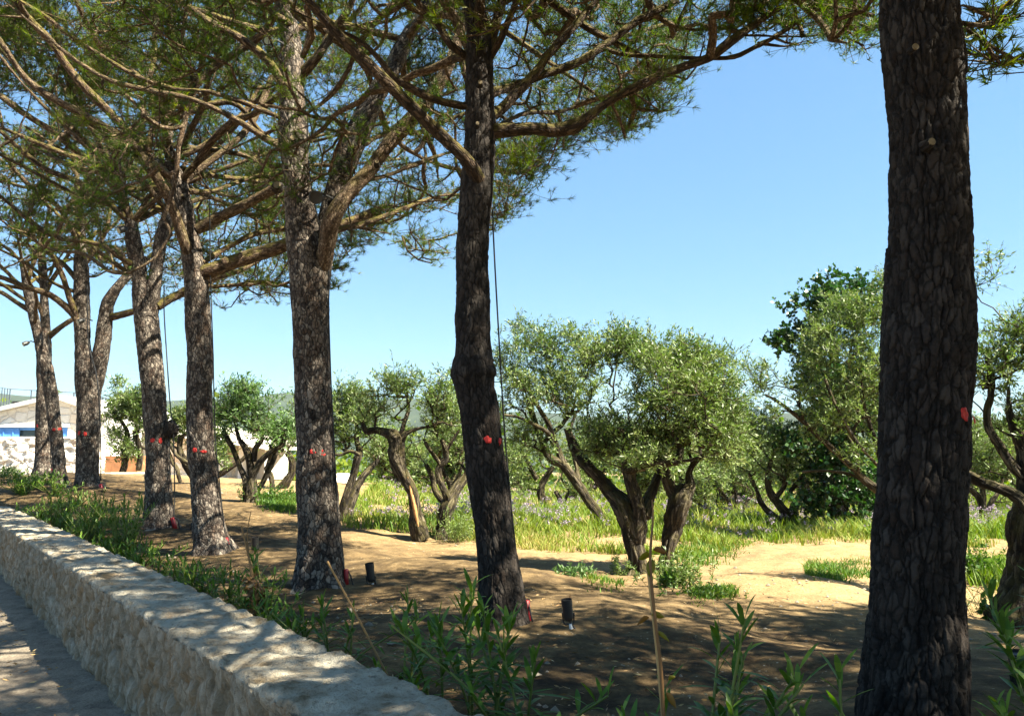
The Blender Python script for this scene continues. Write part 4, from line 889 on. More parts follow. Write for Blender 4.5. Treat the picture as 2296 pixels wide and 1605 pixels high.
olive('dark-leaved olive with upswept limbs between the bright pine and the next trunk', 15.0,
      [[(562, 1130, 18), (562, 1090, 13), (563, 1060, 11), (557, 1022, 10), (548, 1000, 9), (534, 978, 6), (530, 950, 5)],
       [(553, 1120, 10), (547, 1067, 8), (531, 1028, 7), (518, 998, 7), (505, 978, 8), (500, 960, 4)], [(566, 1075, 9), (584, 1034, 8), (609, 1012, 7), (633, 996, 6), (640, 970, 4)],
       [(580, 1098, 7, .3), (597, 1067, 7, .3), (612, 1035, 6, .3), (620, 1010, 5, .3)], [(570, 1035, 6), (572, 1005, 7), (585, 988, 6), (590, 960, 3)]],
      [(515, 905, 35, 35), (555, 900, 42, 32), (540, 940, 55, 28), (600, 930, 32, 30), (630, 905, 38, 32), (640, 945, 25, 35), (500, 940, 25, 25), (545, 880, 22, 15), (620, 975, 30, 22), (510, 975, 22, 15)],
      106, dens=2.0, leaf=(.085, .024), lm=OLIVEDARK, per=34, sides=30)
olive('bent brown olive trunk leaning against the light right of the dark-leaved one', 20.0,
      [[(622, 1104, 12), (640, 1085, 12), (655, 1060, 11), (655, 1035, 9), (645, 1015, 7)], [(612, 1100, 7), (608, 1070, 7), (598, 1050, 7), (612, 1042, 6)]],
      [(650, 985, 40, 30), (610, 1000, 30, 22), (668, 950, 25, 35), (585, 965, 30, 25, .5)], 107, dens=.9, leaf=(.10, .03), per=26, sides=22, twig=.006)
olive('pale twin-trunked olive standing before the rusty steel planter', 24.0,
      [[(277, 1056, 9), (280, 1035, 8), (278, 1005, 8), (285, 975, 7), (275, 950, 5), (262, 935, 4)], [(312, 1056, 8), (314, 1030, 7), (312, 1000, 6), (306, 975, 5), (304, 945, 4), (306, 915, 3)], [(300, 965, 4), (308, 990, 5), (322, 1003, 3.5), (330, 1006, 3)]],
      [(285, 910, 42, 28), (262, 925, 28, 20), (310, 925, 22, 35), (270, 990, 28, 28), (290, 1010, 24, 20), (262, 865, 10, 12, 0, .8), (280, 860, 10, 10, 0, .8), (300, 890, 28, 20), (325, 940, 15, 30)],
      108, dens=1.1, leaf=(.13, .036), per=30, sides=20, twig=.006)
olive('sprawling grey olive with low arching limbs behind the burled pine', 20.0,
      [[(442, 1086, 11), (430, 1060, 11), (415, 1035, 10), (404, 1010, 8), (405, 975, 6)], [(404, 1080, 5, -.3), (396, 1050, 5, -.3), (385, 1035, 5, -.3), (378, 1010, 4, -.3)], [(455, 1050, 5, -.3), (425, 1040, 5, -.3), (395, 1020, 5, -.3), (380, 995, 4, -.3)],
       [(500, 1060, 8, .3), (470, 1075, 7, .3), (540, 1035, 7, .3), (560, 1010, 5, .3)]],
      [(405, 930, 32, 22), (390, 950, 22, 28), (420, 960, 24, 22), (478, 990, 28, 35), (395, 985, 20, 22), (470, 940, 18, 24), (490, 1020, 20, 18)],
      109, dens=1.2, leaf=(.11, .03), per=28, sides=20, twig=.006)
olive('olive with many thin upright limbs in the tall grass right of the central olive', 16.0,
      [[(1775, 1184, 17), (1768, 1155, 14), (1745, 1130, 11), (1728, 1105, 9), (1722, 1070, 7), (1730, 1030, 5)], [(1762, 1180, 14), (1725, 1150, 9), (1705, 1125, 8), (1695, 1095, 5), (1680, 1060, 4)], [(1775, 1160, 13), (1785, 1130, 11), (1805, 1110, 8), (1822, 1100, 6)],
       [(1735, 1120, 8), (1760, 1085, 6), (1765, 1045, 5), (1755, 1010, 3.5)], [(1765, 1110, 6), (1790, 1080, 5), (1810, 1050, 4), (1820, 1030, 3)]],
      [(1700, 985, 60, 45), (1660, 950, 40, 40), (1740, 960, 45, 35), (1690, 1040, 50, 30), (1780, 1000, 30, 35), (1650, 1030, 35, 35), (1750, 1050, 40, 25), (1810, 1060, 25, 25), (1640, 990, 25, 30)],
      110, dens=1.3, leaf=(.085, .022), per=30, sides=26)
olive('low thin-stemmed olive half hiding the teal hut', 19.0,
      [[(1640, 1170, 7), (1640, 1140, 6), (1625, 1110, 4.5), (1600, 1085, 3.5), (1580, 1070, 2.5)], [(1648, 1168, 6), (1650, 1120, 5), (1645, 1085, 4), (1640, 1050, 3)], [(1655, 1165, 6), (1672, 1130, 4), (1690, 1100, 3.5), (1680, 1070, 3)]],
      [(1600, 1075, 45, 30), (1650, 1060, 45, 35), (1560, 1110, 35, 30), (1700, 1110, 30, 25), (1600, 1130, 30, 22), (1560, 1060, 25, 25)],
      111, dens=1.1, leaf=(.10, .026), per=28, sides=18, twig=.005)
olive('tall olive with bare diagonal limbs in front of the ivy-covered tree', 12.5,
      [[(2040, 1215, 26), (2030, 1160, 22), (2000, 1120, 16), (1950, 1085, 12), (1905, 1040, 8.5), (1860, 1000, 7.5), (1800, 945, 7), (1752, 905, 5), (1715, 885, 3)],
       [(2000, 1125, 14), (1985, 1060, 10), (1960, 980, 7), (1935, 900, 5.5), (1930, 830, 4)], [(1950, 1085, 6), (1900, 1062, 4, .2), (1850, 1055, 3.5, .4), (1800, 1058, 3, .6)],
       [(1985, 1060, 7), (1920, 990, 5, -.2), (1880, 920, 4.5, -.3), (1850, 850, 3.5, -.3)], [(2030, 1160, 12), (2035, 1020, 9), (2020, 880, 7), (2000, 760, 5), (1990, 660, 3)]],
      [(1890, 730, 75, 65), (1850, 800, 60, 60), (1930, 820, 65, 70), (1900, 900, 75, 60), (1860, 960, 60, 45), (1940, 960, 50, 60), (1985, 640, 22, 35), (1960, 700, 50, 45), (1720, 860, 45, 30, 0, .8), (1690, 830, 40, 25, 0, .7), (1720, 930, 35, 30, 0, .8), (1800, 870, 35, 30, 0, .7), (1880, 670, 40, 25), (1925, 1010, 50, 30, -.1, .7), (1990, 900, 40, 80), (2060, 760, 60, 90, .3), (1660, 880, 30, 25, 0, .7)],
      112, dens=1.45, leaf=(.072, .018), per=36, sides=36)
# ivy-clad tree
O11 = olive('tall tree smothered in dark glossy ivy behind the slanting limbs', 15.5,
      [[(1880, 1186, 22), (1885, 1100, 20), (1890, 1000, 18), (1880, 900, 16), (1870, 800, 12), (1860, 720, 8)]],
      [(1885, 1130, 95, 45), (1870, 1060, 75, 50), (1860, 980, 65, 50), (1830, 950, 45, 35), (1790, 1000, 35, 25), (1840, 860, 50, 60), (1800, 770, 45, 40), (1770, 765, 30, 22), (1840, 690, 60, 45), (1870, 650, 40, 22), (1920, 690, 60, 60), (1930, 900, 50, 90), (1960, 1100, 40, 50), (1780, 980, 25, 20), (1750, 770, 18, 16)],
      113, dens=.75, leaf=(.09, .08), lm=IVYLEAF, cat='ivy tree', name='ivy_clad_tree', per=30, sides=24, group=None, twig=.005)
O13 = olive('black-trunked olive at the right edge with a heavy limb reaching behind the thick pine', 7.8,
      [[(2268, 1412, 66), (2276, 1350, 50), (2288, 1280, 38), (2300, 1200, 34), (2310, 1120, 34), (2305, 1050, 26), (2290, 1000, 20), (2270, 955, 14), (2262, 925, 11), (2262, 900, 8)],
       [(2300, 1160, 28), (2278, 1118, 21), (2230, 1092, 17), (2195, 1078, 15), (2160, 1060, 14), (2115, 1040, 12), (2080, 1010, 8)],
       [(2290, 1070, 20), (2262, 1035, 14), (2240, 1000, 12), (2218, 965, 12), (2212, 925, 12), (2220, 890, 11), (2222, 850, 10), (2212, 800, 6)], [(2310, 1040, 26), (2340, 960, 20), (2350, 880, 14)]],
      [(2210, 760, 60, 60), (2270, 740, 50, 65), (2180, 830, 45, 50), (2250, 830, 50, 45), (2200, 650, 30, 28, 0, .8), (2170, 700, 35, 35), (2225, 600, 28, 25, 0, .25), (2265, 585, 14, 25, 0, .25), (2330, 780, 70, 90), (2300, 920, 50, 50), (2350, 700, 60, 50), (2200, 880, 40, 30), (2230, 690, 30, 20)],
      114, dens=2.2, leaf=(.055, .015), per=34, sides=50)
olive('distant pale forked olive seen between the thick pine and the black trunk', 16.0,
      [[(2200, 1188, 13), (2205, 1150, 11), (2200, 1120, 9), (2180, 1100, 7), (2160, 1085, 5)], [(2212, 1160, 9), (2225, 1125, 7), (2238, 1105, 6), (2250, 1070, 4)], [(2204, 1140, 8), (2205, 1105, 7), (2200, 1075, 5)]],
      [(2200, 1010, 45, 35), (2240, 1040, 40, 30), (2170, 1040, 35, 35), (2260, 1120, 30, 30), (2170, 960, 40, 30), (2250, 980, 40, 35), (2165, 1160, 22, 18)], 115, dens=1.1, leaf=(.08, .02), per=28, sides=24)
olive('weathered olive with a pale flared stump far behind the leaning pine', 21.0,
      [[(1222, 1152, 17), (1216, 1120, 12), (1214, 1090, 10), (1225, 1065, 8), (1240, 1045, 6)], [(1235, 1155, 10), (1255, 1125, 7), (1245, 1100, 6)], [(1205, 1075, 8), (1190, 1050, 7), (1180, 1030, 5)]],
      [(1190, 1030, 50, 30), (1250, 1050, 35, 22), (1170, 1080, 35, 25), (1290, 1100, 25, 25), (1150, 1040, 25, 30), (1260, 1010, 35, 25)], 116, dens=1.0, leaf=(.11, .028), per=26, sides=22, twig=.006)
BG = [(1010, 23, 1090, 70, 'hazy olive seen between the forked limbs of the pale olive'), (890, 27, 1075, 55, 'small far olive behind the crooked blackened trunk'), (1420, 24, 1140, 80, 'shaded olive deep behind the central trunk'),
      (1330, 28, 1130, 60, 'far olive behind the airy leaning one'), (1560, 26, 1150, 75, 'far bushy olive behind the low thin-stemmed one'), (1700, 30, 1140, 80, 'far olive above the tall grass behind the many-limbed olive'),
      (1820, 27, 1150, 70, 'far olive almost hidden behind the ivy'), (2120, 24, 1160, 80, 'far olive hidden behind the thick pine trunk'), (2290, 22, 1160, 90, 'far olive behind the black trunk at the right edge'), (1120, 30, 1110, 55, 'farthest olive right of the leaning pine'),
      (1480, 34, 1120, 60, 'farthest olive in the middle of the grove'), (1630, 22, 1150, 55, 'olive just behind the teal hut')]
for k, (x, Y, yb, w, lab) in enumerate(BG):
    r = np.random.default_rng(300 + k); yb = proj(np.array([(x - PW / 2) / F * Y, Y, g1((x - PW / 2) / F * Y, Y)]))[0][1]
    top = yb - w * 2.0
    olive(lab, Y, [[(x, yb + 4, 9), (x + r.uniform(-8, 8), yb - 25, 8), (x - 15, yb - 60, 6), (x - 25, yb - 95, 4)], [(x + 2, yb - 20, 7), (x + 20, yb - 55, 5), (x + 30, yb - 95, 3)]],
          [(x + r.uniform(-.8, .8) * w, yb - w * r.uniform(.75, 1.9), w * r.uniform(.4, .65), w * r.uniform(.3, .5), r.uniform(-1, 1)) for _ in range(8)], 320 + k, dens=.75, leaf=(.14, .045), per=26, sides=14, twig=.008, gnarl=.8)

# far wooded strip on the slope beyond the grove
def far_wood():
    rng = np.random.default_rng(9); A = Acc(); n = 90000
    x = rng.uniform(-60, 90, n // 60); y = rng.uniform(42, 95, n // 60); hh = rng.uniform(1.5, 4.2, len(x)); z = gz(x, y, False)
    P = np.repeat(np.stack([x, y, z + hh * .5], 1), 60, 0) + rng.normal(0, 1, (len(x) * 60, 3)) * np.repeat(np.stack([hh * .42, hh * .42, hh * .3], 1), 60, 0)
    leaves(A, P, rng.normal(0, 1, P.shape), .45, .3, rng, 0, .4 + .3 * fbm(P * .3, 3, 2), .15)
    tag(A.build('distant_wood', NEEDLE), 'mass of low trees on the slope far behind the grove', 'wood', kind='stuff')
far_wood()

# ------------------------------------------------------------------ houses
def quadv(A, pts, mat=0): A.add(np.array(pts), [list(range(len(pts)))], mat)
def prism(A, poly, y0, y1, mat=0):
    """poly: x,z outline seen from the camera, extruded from y0 (front) to y1"""
    n = len(poly); V = [(p[0], y0, p[1]) for p in poly] + [(p[0], y1, p[1]) for p in poly]; A.add(V, [list(range(n))], mat)
    A.add(V, [list(range(2 * n - 1, n - 1, -1))], mat); A.add(V, [[(i + 1) % n, i, n + i, n + (i + 1) % n] for i in range(n)], mat)
def w2(x, y, Y): p = at(x, y, Y); return p[0], p[2]
def house():
    Y = 30.0; g = g1(at(100, 1060, Y)[0], Y)
    root = empty('stone_house', (at(100, 1060, Y)[0], Y, g), 'low stone house with a pale gable and blue shutters at the far left', 'house')
    xl = w2(-260, 1000, Y)[0]; xr = w2(222, 1000, Y)[0]; zt = w2(128, 893, Y)[1]; zr = w2(222, 925, Y)[1]; zl = w2(-260, 985, Y)[1]; xp = w2(128, 893, Y)[0]
    wx0, wz1 = w2(-60, 958, Y); wx1, wz0 = w2(150, 985, Y)
    A = Acc()
    # gable wall in four pieces round the window
    def top(x): return zt + (zl - zt) * (xp - x) / (xp - xl) if x < xp else zt + (zr - zt) * (x - xp) / (xr - xp)
    prism(A, [(xl, g - .5), (wx0, g - .5), (wx0, top(wx0)), (xl, top(xl))], Y, Y + .4)
    prism(A, [(wx1, g - .5), (xr, g - .5), (xr, top(xr)), (wx1, top(wx1))], Y, Y + .4)
    prism(A, [(wx0, wz1), (wx1, wz1), (wx1, top(wx1)), (xp, zt), (wx0, top(wx0))], Y, Y + .4)
    prism(A, [(wx0, g - .5), (wx1, g - .5), (wx1, wz0), (wx0, wz0)], Y, Y + .4)
    A.build('wall', HOUSESTONE, root)
    A = Acc()
    for (a, za, b, zb) in ((xl - .3, top(xl) - .05, xp, zt), (xp, zt, xr + .3, zr - .12)): prism(A, [(a, za), (b, zb), (b, zb + .14), (a, za + .14)], Y - .25, Y + 8)
    A.build('roof', PLASTER, root)
    A = Acc(); box(A, (wx0, Y + .16, wz0), (wx1, Y + .2, wz1)); win = A.build('window', GLASSDK, root)
    sx = w2(42, 970, Y)[0]
    for (a, b) in ((wx0, sx), (w2(132, 970, Y)[0], wx1)):
        A = Acc(); box(A, (a + .01, Y + .03, wz0 + .01), (b - .01, Y + .09, wz1 - .01)); L = b - a; k = int(L / .35) + 1
        for i in range(k): box(A, (a + .06 + i * .35, Y + .005, wz0 + .03), (a + .10 + i * .35, Y + .027, wz1 - .03))
        A.build('shutter', BLUEWOOD, root)
    A = Acc(); box(A, (sx, Y + .05, wz1 - .10), (w2(132, 970, Y)[0], Y + .1, wz1 - .01)); box(A, (w2(86, 970, Y)[0], Y + .05, wz0 + .01), (w2(90, 970, Y)[0], Y + .1, wz1 - .11)); A.build('frame', BLUEWOOD, win)
    A = Acc(); box(A, (wx0 - .1, Y - .08, wz0 - .10), (wx1 + .1, Y + .1, wz0 - .003)); box(A, (wx0 - .1, Y - .05, wz1 + .003), (wx1 + .1, Y + .1, wz1 + .13)); A.build('sill', PLASTER, win)
    A = Acc(); prism(A, [(xr, g - .5), (w2(249, 1000, Y)[0], g - .5), (w2(249, 1000, Y)[0], w2(249, 938, Y)[1]), (xr, zr - .15)], Y + .1, Y + 7); A.build('side_wall', PLASTER, root)
    A = Acc(); box(A, (w2(218, 0, Y)[0], Y - .9, g - .5), (w2(237, 0, Y)[0], Y - .3, w2(218, 985, Y)[1])); A.build('gate_pillar', PLASTER, root)
    # roof terrace railing
    r2 = root
    A = Acc(); Yr = Y + 2.5; p0 = w2(23, 872, Yr); p1 = w2(166, 880, Yr); zb = min(top(p0[0]), top(p1[0])) - .1
    def railrun(a, b, za, zb2, n, thick=.02):
        for i in range(n + 1):
            t = i / n; q = a + (b - a) * t; zz = za + (zb2 - za) * t; box(A, (q[0] - thick, q[1] - thick, zb - .3), (q[0] + thick, q[1] + thick, zz))
        d = b - a; m = 14
        for i in range(m): 
            q0 = a + d * i / m; q1 = a + d * (i + 1) / m; A_ = np.array([[*q0, za + (zb2 - za) * i / m]]); B_ = np.array([[*q1, za + (zb2 - za) * (i + 1) / m]]); sticks(A, A_, B_, thick, thick)
    a = np.array([p0[0], Yr]); b = np.array([p1[0], Yr]); railrun(a, b, p0[1], p1[1], 3, .016)
    c = np.array([w2(-40, 900, Yr - 2)[0], Yr - 2.4]); railrun(c, a, p0[1] - .0, p0[1], 12, .013); d = np.array([p1[0] - .5, Yr + 5]); railrun(b, d, p1[1], p1[1], 14, .02)
    A.build('railing', STEEL, root)
    A = Acc(); q = w2(46, 905, Y + 1); tube(A, np.array([[q[0], Y + 1, q[1] - .5], [q[0], Y + 1, q[1] - .05]]), .18, 14); tube(A, np.array([[q[0], Y + 1, q[1] - .04], [q[0], Y + 1, q[1] + .08]]), .3, 14); A.build('chimney_cowl', BLACK, root)
house()
def low_wall():
    Y = 28.2; x0 = w2(-300, 1000, Y)[0]; x1 = w2(226, 1000, Y)[0]; g = g1(w2(0, 0, Y)[0], Y); t = w2(0, 979, Y)[1]
    root = empty('garden_wall', (x0, Y, g), 'big-stoned retaining wall below the blue shutters', 'wall'); rng = np.random.default_rng(4)
    xs = np.arange(x0, x1, .06); zs = np.arange(g - .5, t + .01, .06); X, Z = np.meshgrid(xs, zs); q = np.stack([X.ravel() / .55, Z.ravel() / .38, 0 * X.ravel()], 1)
    f1, f2, c = worley(q + fbm(q * 1.5, 3, 2)[:, None] * .3, 5, True); e = sstep(0.02, .25, f2 - f1); A = Acc()
    V = np.stack([X.ravel(), Y - .06 * e * (.5 + c) + .05 * fbm(q * 3, 4, 2), Z.ravel()], 1); ny, nx = X.shape; i = np.arange(ny - 1)[:, None] * nx; j = np.arange(nx - 1)[None]
    A.add(V, np.stack([i + j, i + j + 1, i + nx + j + 1, i + nx + j], -1).reshape(-1, 4)); box(A, (x0, Y + .06, g - .5), (x1, Y + .4, t)); A.build('masonry', HOUSESTONE, root, smooth=True)
low_wall()
def wing():
    Y = 33.0; g = g1(w2(400, 0, Y)[0], Y) - .3; root = empty('garden_house', (w2(400, 0, Y)[0], Y, g), 'low white villa wing with a tiled roof and porch columns behind the olives', 'house')
    A = Acc(); x0, zl = w2(252, 940, Y); x1, zr = w2(492, 1010, Y); prism(A, [(x0, g), (x1, g), (x1, w2(0, 985, Y)[1]), (w2(380, 0, Y)[0], w2(0, 975, Y)[1]), (x0, w2(0, 960, Y)[1])], Y, Y + 6); A.build('wall', HOUSESTONE, root)
    A = Acc(); prism(A, [(w2(300, 0, Y)[0], w2(0, 950, Y)[1]), (w2(640, 0, Y)[0], w2(0, 1000, Y)[1]), (w2(640, 0, Y)[0], w2(0, 1008, Y)[1]), (w2(300, 0, Y)[0], w2(0, 958, Y)[1])], Y - .6, Y + 7)
    V = [(w2(300, 0, Y)[0], Y - .62, w2(0, 957, Y)[1]), (w2(640, 0, Y)[0], Y - .62, w2(0, 1006, Y)[1]), (w2(640, 0, Y)[0], Y + 5, w2(0, 985, Y)[1]), (w2(300, 0, Y)[0], Y + 5, w2(0, 920, Y)[1])]; quadv(A, V); A.build('roof', ROOFTILE, root)
    for (a, b) in ((492, 512), (528, 545), (575, 585), (630, 640)):
        A = Acc(); box(A, (w2(a, 0, Y)[0], Y, g), (w2(b, 0, Y)[0], Y + .4, w2(0, 1000, Y)[1])); A.build('column', PLASTER, root)
    A = Acc(); box(A, (w2(512, 0, Y)[0], Y + 2.5, g), (w2(640, 0, Y)[0], Y + 2.8, w2(0, 1000, Y)[1])); A.build('rear_wall', PLASTER, root)
    A = Acc(); box(A, (w2(520, 0, Y)[0], Y + 2.4, g + .4), (w2(545, 0, Y)[0], Y + 2.49, w2(0, 1015, Y)[1])); A.build('window', GLASSDK, root)
wing()
def lowroof(x0, x1, x2, x3, yt, yb, Y, lab):
    root = empty('tiled_house', (*at((x0 + x1) / 2, yb, Y)[:2], at(0, yb + 60, Y)[2]), lab, 'house'); zb = at(0, yb, Y)[2]; zt = at(0, yt, Y + 3)[2]
    xa, xb = at(x0, yb, Y)[0], at(x1, yb, Y)[0]; xc, xd = at(x2, yt, Y + 3)[0], at(x3, yt, Y + 3)[0]
    A = Acc(); nx, ny = 120, 8; u = np.linspace(0, 1, nx); v = np.linspace(0, 1, ny); Ug, Vg = np.meshgrid(u, v)
    X = (xa + (xb - xa) * Ug) * (1 - Vg) + (xc + (xd - xc) * Ug) * Vg; Z = zb + (zt - zb) * Vg + .06 * np.abs(np.sin(Ug * 60)) ; Yg = Y + 3 * Vg
    i = np.arange(ny - 1)[:, None] * nx; j = np.arange(nx - 1)[None]; A.add(np.stack([X.ravel(), Yg.ravel(), Z.ravel()], 1), np.stack([i + j, i + j + 1, i + nx + j + 1, i + nx + j], -1).reshape(-1, 4)); A.build('roof', ROOFTILE, root)
    A = Acc(); box(A, (min(xa, xc) + .2, Y + .3, zb - 4), (max(xb, xd) - .2, Y + 5, zb - .02)); A.build('wall', PLASTER, root)
lowroof(735, 818, 735, 790, 1062, 1092, 42, 'whitish tiled roof of a house downhill seen past the slim leaning olive')
lowroof(838, 925, 845, 905, 1088, 1112, 42, 'whitish tiled roof of a house downhill left of the split black olive')
def planter():
    Y = 26.5; a, zt = w2(237, 1022, Y); b, zb = w2(308, 1052, Y); root = empty('planter', ((a + b) / 2, Y, zb), 'long rusty steel planter beside the white pillar', 'planter')
    A = Acc(); box(A, (a, Y, zb - .1), (b, Y + .03, zt)); box(A, (a, Y + .77, zb - .1), (b, Y + .8, zt)); box(A, (a, Y + .03, zb - .1), (a + .03, Y + .77, zt)); box(A, (b - .03, Y + .03, zb - .1), (b, Y + .77, zt)); A.build('steel_box', CORTEN, root)
    A = Acc(); box(A, (a + .04, Y + .04, zb), (b - .04, Y + .76, zt - .06)); A.build('soil_fill', DIRT, root)
planter()
def hut():
    Y = 21.0; g = at(1640, 1166, Y)[2]; x = at(1640, 1166, Y)[0]; root = empty('teal_hut', (x, Y, g), 'small teal hut with a dark overhanging top among thin olive stems', 'hut')
    A = Acc(); x0, x1 = at(1618, 0, Y)[0], at(1650, 0, Y)[0]; z1 = at(0, 1128, Y)[2]
    for q in (x0, x1 - .12): box(A, (q, Y, g - .2), (q + .12, Y + .12, z1)); box(A, (q, Y + .6, g - .2), (q + .12, Y + .72, z1))
    box(A, (x0 + .12, Y + .03, z1 - .30), (x1 - .12, Y + .09, z1)); A.build('legs', TEAL, root)
    A = Acc(); V = [(x0 + .13, g), (x0 + .22, g), (x1 - .14, z1 - .31), (x1 - .24, z1 - .31)]; prism(A, V, Y + .02, Y + .10); A.build('brace', TEAL, root)
    A = Acc(); box(A, (x0 - .12, Y - .1, z1 + .003), (x1 + .14, Y + .8, z1 + .10)); A.build('roof', BLACK, root)
hut()

# ------------------------------------------------------------------ cables and lamps
def cable(label, pts, Y, sleeve, sl_end, tail, sl_r=.022):
    """pts down the trunk, red sleeve at its foot, tail along the ground to the lamp"""
    P = np.array([at(x, y, Y + d) for x, y, d in pts]); root = empty('lamp_cable', P[-1], label, 'cable', 'cables running from the pines to the ground lamps')
    C = catmull(np.column_stack([P, np.full(len(P), .0075)]), .08); A = Acc(); tube(A, C[:, :3], .0065 * max(1, Y / 9), 6); A.build('cord', BLACKRUB, root, smooth=True)
    a, b = at(*sleeve[:2], Y + sleeve[2]), at(*sl_end[:2], Y + sl_end[2]); A = Acc(); tube(A, np.array([a, a * .98 + b * .02, b * .98 + a * .02, b]), [sl_r * .6, sl_r, sl_r, sl_r * .6], 12); A.build('red_sleeve', REDPL, root, smooth=True)
    if tail:
        T = []
        for (x, y, d, up) in tail: q = at(x, y, Y + d); T.append([q[0], q[1], max(q[2], g1(q[0], q[1]) + .012) if up == 0 else q[2], .006])
        C = catmull(np.array(T), .05); A = Acc(); tube(A, C[:, :3], .006 * max(1, Y / 8), 6); A.build('ground_loop', BLACKRUB, root, smooth=True)
cable('black cable hanging free beside the leaning dark pine', [(1105, 470, -.1), (1106, 520, 0), (1112, 640, 0), (1120, 780, 0), (1127, 900, 0), (1134, 1000, 0), (1145, 1120, 0), (1160, 1260, 0), (1178, 1350, 0), (1183, 1372, 0)], 5.6, (1180, 1345, 0), (1188, 1420, 0),
      [(1184, 1345, 0, 1), (1192, 1385, -.05, 1), (1200, 1415, -.05, 0), (1225, 1425, 0, 0), (1262, 1418, 0, 0), (1284, 1395, .0, 1), (1290, 1412, .05, 0), (1315, 1425, 0, 0)])
cable('black cable down the forked pine to a red sleeve by its foot', [(690, 260, -.25), (690, 330, -.2), (700, 430, -.25), (735, 600, 0), (737, 700, 0), (742, 850, 0), (747, 950, 0), (752, 1050, 0), (757, 1150, 0), (762, 1230, 0), (772, 1275, 0)], 7.55, (776, 1275, 0), (777, 1317, 0),
      [(778, 1275, 0, 1), (786, 1290, 0, 1), (795, 1318, 0, 0), (812, 1322, 0, 0), (830, 1320, 0, 0), (843, 1312, .02, 1), (838, 1298, 0, 1)])
cable('black cable along the bright-footed pine ending in a red sleeve', [(470, 440, -.2), (472, 620, 0), (478, 800, 0), (480, 900, 0), (484, 1000, 0), (492, 1080, 0), (499, 1150, 0), (505, 1200, 0)], 9.95, (506, 1205, 0), (518, 1246, 0),
      [(508, 1205, 0, 1), (520, 1225, 0, 1), (540, 1245, 0, 0), (572, 1242, 0, 0)], .028)
cable('slack black cable hanging clear right of the burled pine', [(368, 640, -.2), (368, 700, 0), (374, 800, 0), (381, 900, 0), (388, 970, 0), (391, 1050, 0), (391, 1120, 0), (389, 1160, 0)], 11.7, (386, 1160, 0), (394, 1188, 0),
      [(389, 1160, 0, 1), (400, 1165, 0, 1), (405, 1185, 0, 0), (440, 1186, 0, 0)], .03)
cable('thin cable between the two stems of the forked far pine', [(196, 640, -.25), (198, 760, -.2), (216, 840, -.3), (222, 900, -.28), (226, 1000, -.15), (226, 1078, 0)], 15.2, (225, 1085, -.2), (230, 1106, -.2), [(226, 1085, -.2, 1), (234, 1090, -.2, 1), (233, 1104, -.2, 0)], .035)
cable('short cable at the foot of the farthest upright pine', [(108, 750, -.2), (117, 850, -.1), (120, 950, 0), (119, 1040, 0), (118, 1058, 0)], 18.0, (119, 1050, -.1), (121, 1066, -.1), None, .04)
cable('straight cable beside the top of the thickest trunk', [(2150, -160, -.05), (2149, 0, -.02), (2151, 60, -.02), (2152, 140, -.02), (2153, 215, -.05), (2153, 245, -.1)], 3.35, (2152, -120, 0), (2151, -150, 0), None, .006)

def spotlight(label, x, y, Y, xb, yb, h=60, w=10, tilt=.12, grp='ground spotlights aimed up at the pines', stake=True):
    """x,y top of the head; xb,yb foot"""
    f = hit(xb, yb); Y = f[1]; t = at(x, y, Y); k = h * Y / F; r = w * Y / F; root = empty('ground_spotlight', f, label, 'spotlight', grp)
    d = unit(np.array([tilt, .1, -1.0])); A = Acc(); e = t + d * k
    tube(A, np.array([t + d * .012, t + d * k * .5, e - d * .02, e]), [r, r, r * .98, r * .7], 20)
    V = catmull(np.array([[*t, r * 1.08], [*(t + d * k * .3), r * 1.08]]), .02); tube(A, V[:, :3], V[:, 3], 20, cap=False)
    # visor: longer at the back
    A.build('lamp_head', BLACK, root, smooth=False)
    A = Acc(); 
    for s in (-1, 1): C = np.array([e - d * .05 + [s * r * 1.15, 0, 0], e + [s * r * .9, 0, -.02], (e + f) / 2 + [0, 0, .02]]); C = catmull(np.column_stack([C, [.004] * 3]), .01); tube(A, C[:, :3], .005, 6)
    A.build('bracket', BLACK, root, smooth=True)
    A = Acc(); m = (e + f) / 2; tube(A, np.array([m + [0, 0, .02], [f[0], f[1], f[2] + .02], [f[0], f[1], f[2] - .08]]), [.010, .014, .004], 10); A.build('stake', WHITEPL, root)
    A = Acc(); C = np.array([e, e + [.04, -.02, -.05], f + [.05, -.02, .02], f + [.0, -.04, .004]]); C = catmull(np.column_stack([C, [.004] * 4]), .015); tube(A, C[:, :3], .0045, 6); A.build('lead', BLACKRUB, root, smooth=True)
spotlight('black spotlight on a white stake right of the leaning dark pine', 1270, 1343, 5.7, 1282, 1420, 46, 11)
spotlight('black spotlight right of the forked pine with red spots', 828, 1262, 7.7, 838, 1322, 40, 9)
spotlight('small black spotlight on the shaded soil right of the bright-footed pine', 572, 1204, 9.9, 571, 1244, 32, 7, .02)
spotlight('little black spotlight half hidden at the left foot of the bright-footed pine', 433, 1172, 11.2, 434, 1192, 14, 5, .02)
spotlight('tiny black spotlight touching the two-stemmed pine', 231, 1082, 15.2, 232, 1098, 13, 5, .05)
spotlight('tiny black spotlight at the foot of the leaning crossing pine', 147, 1068, 16.6, 150, 1092, 16, 4.5, .05)
spotlight('black spotlight standing among plants at the bottom right edge', 2288, 1462, 3.2, 2290, 1580, 70, 22, .05)

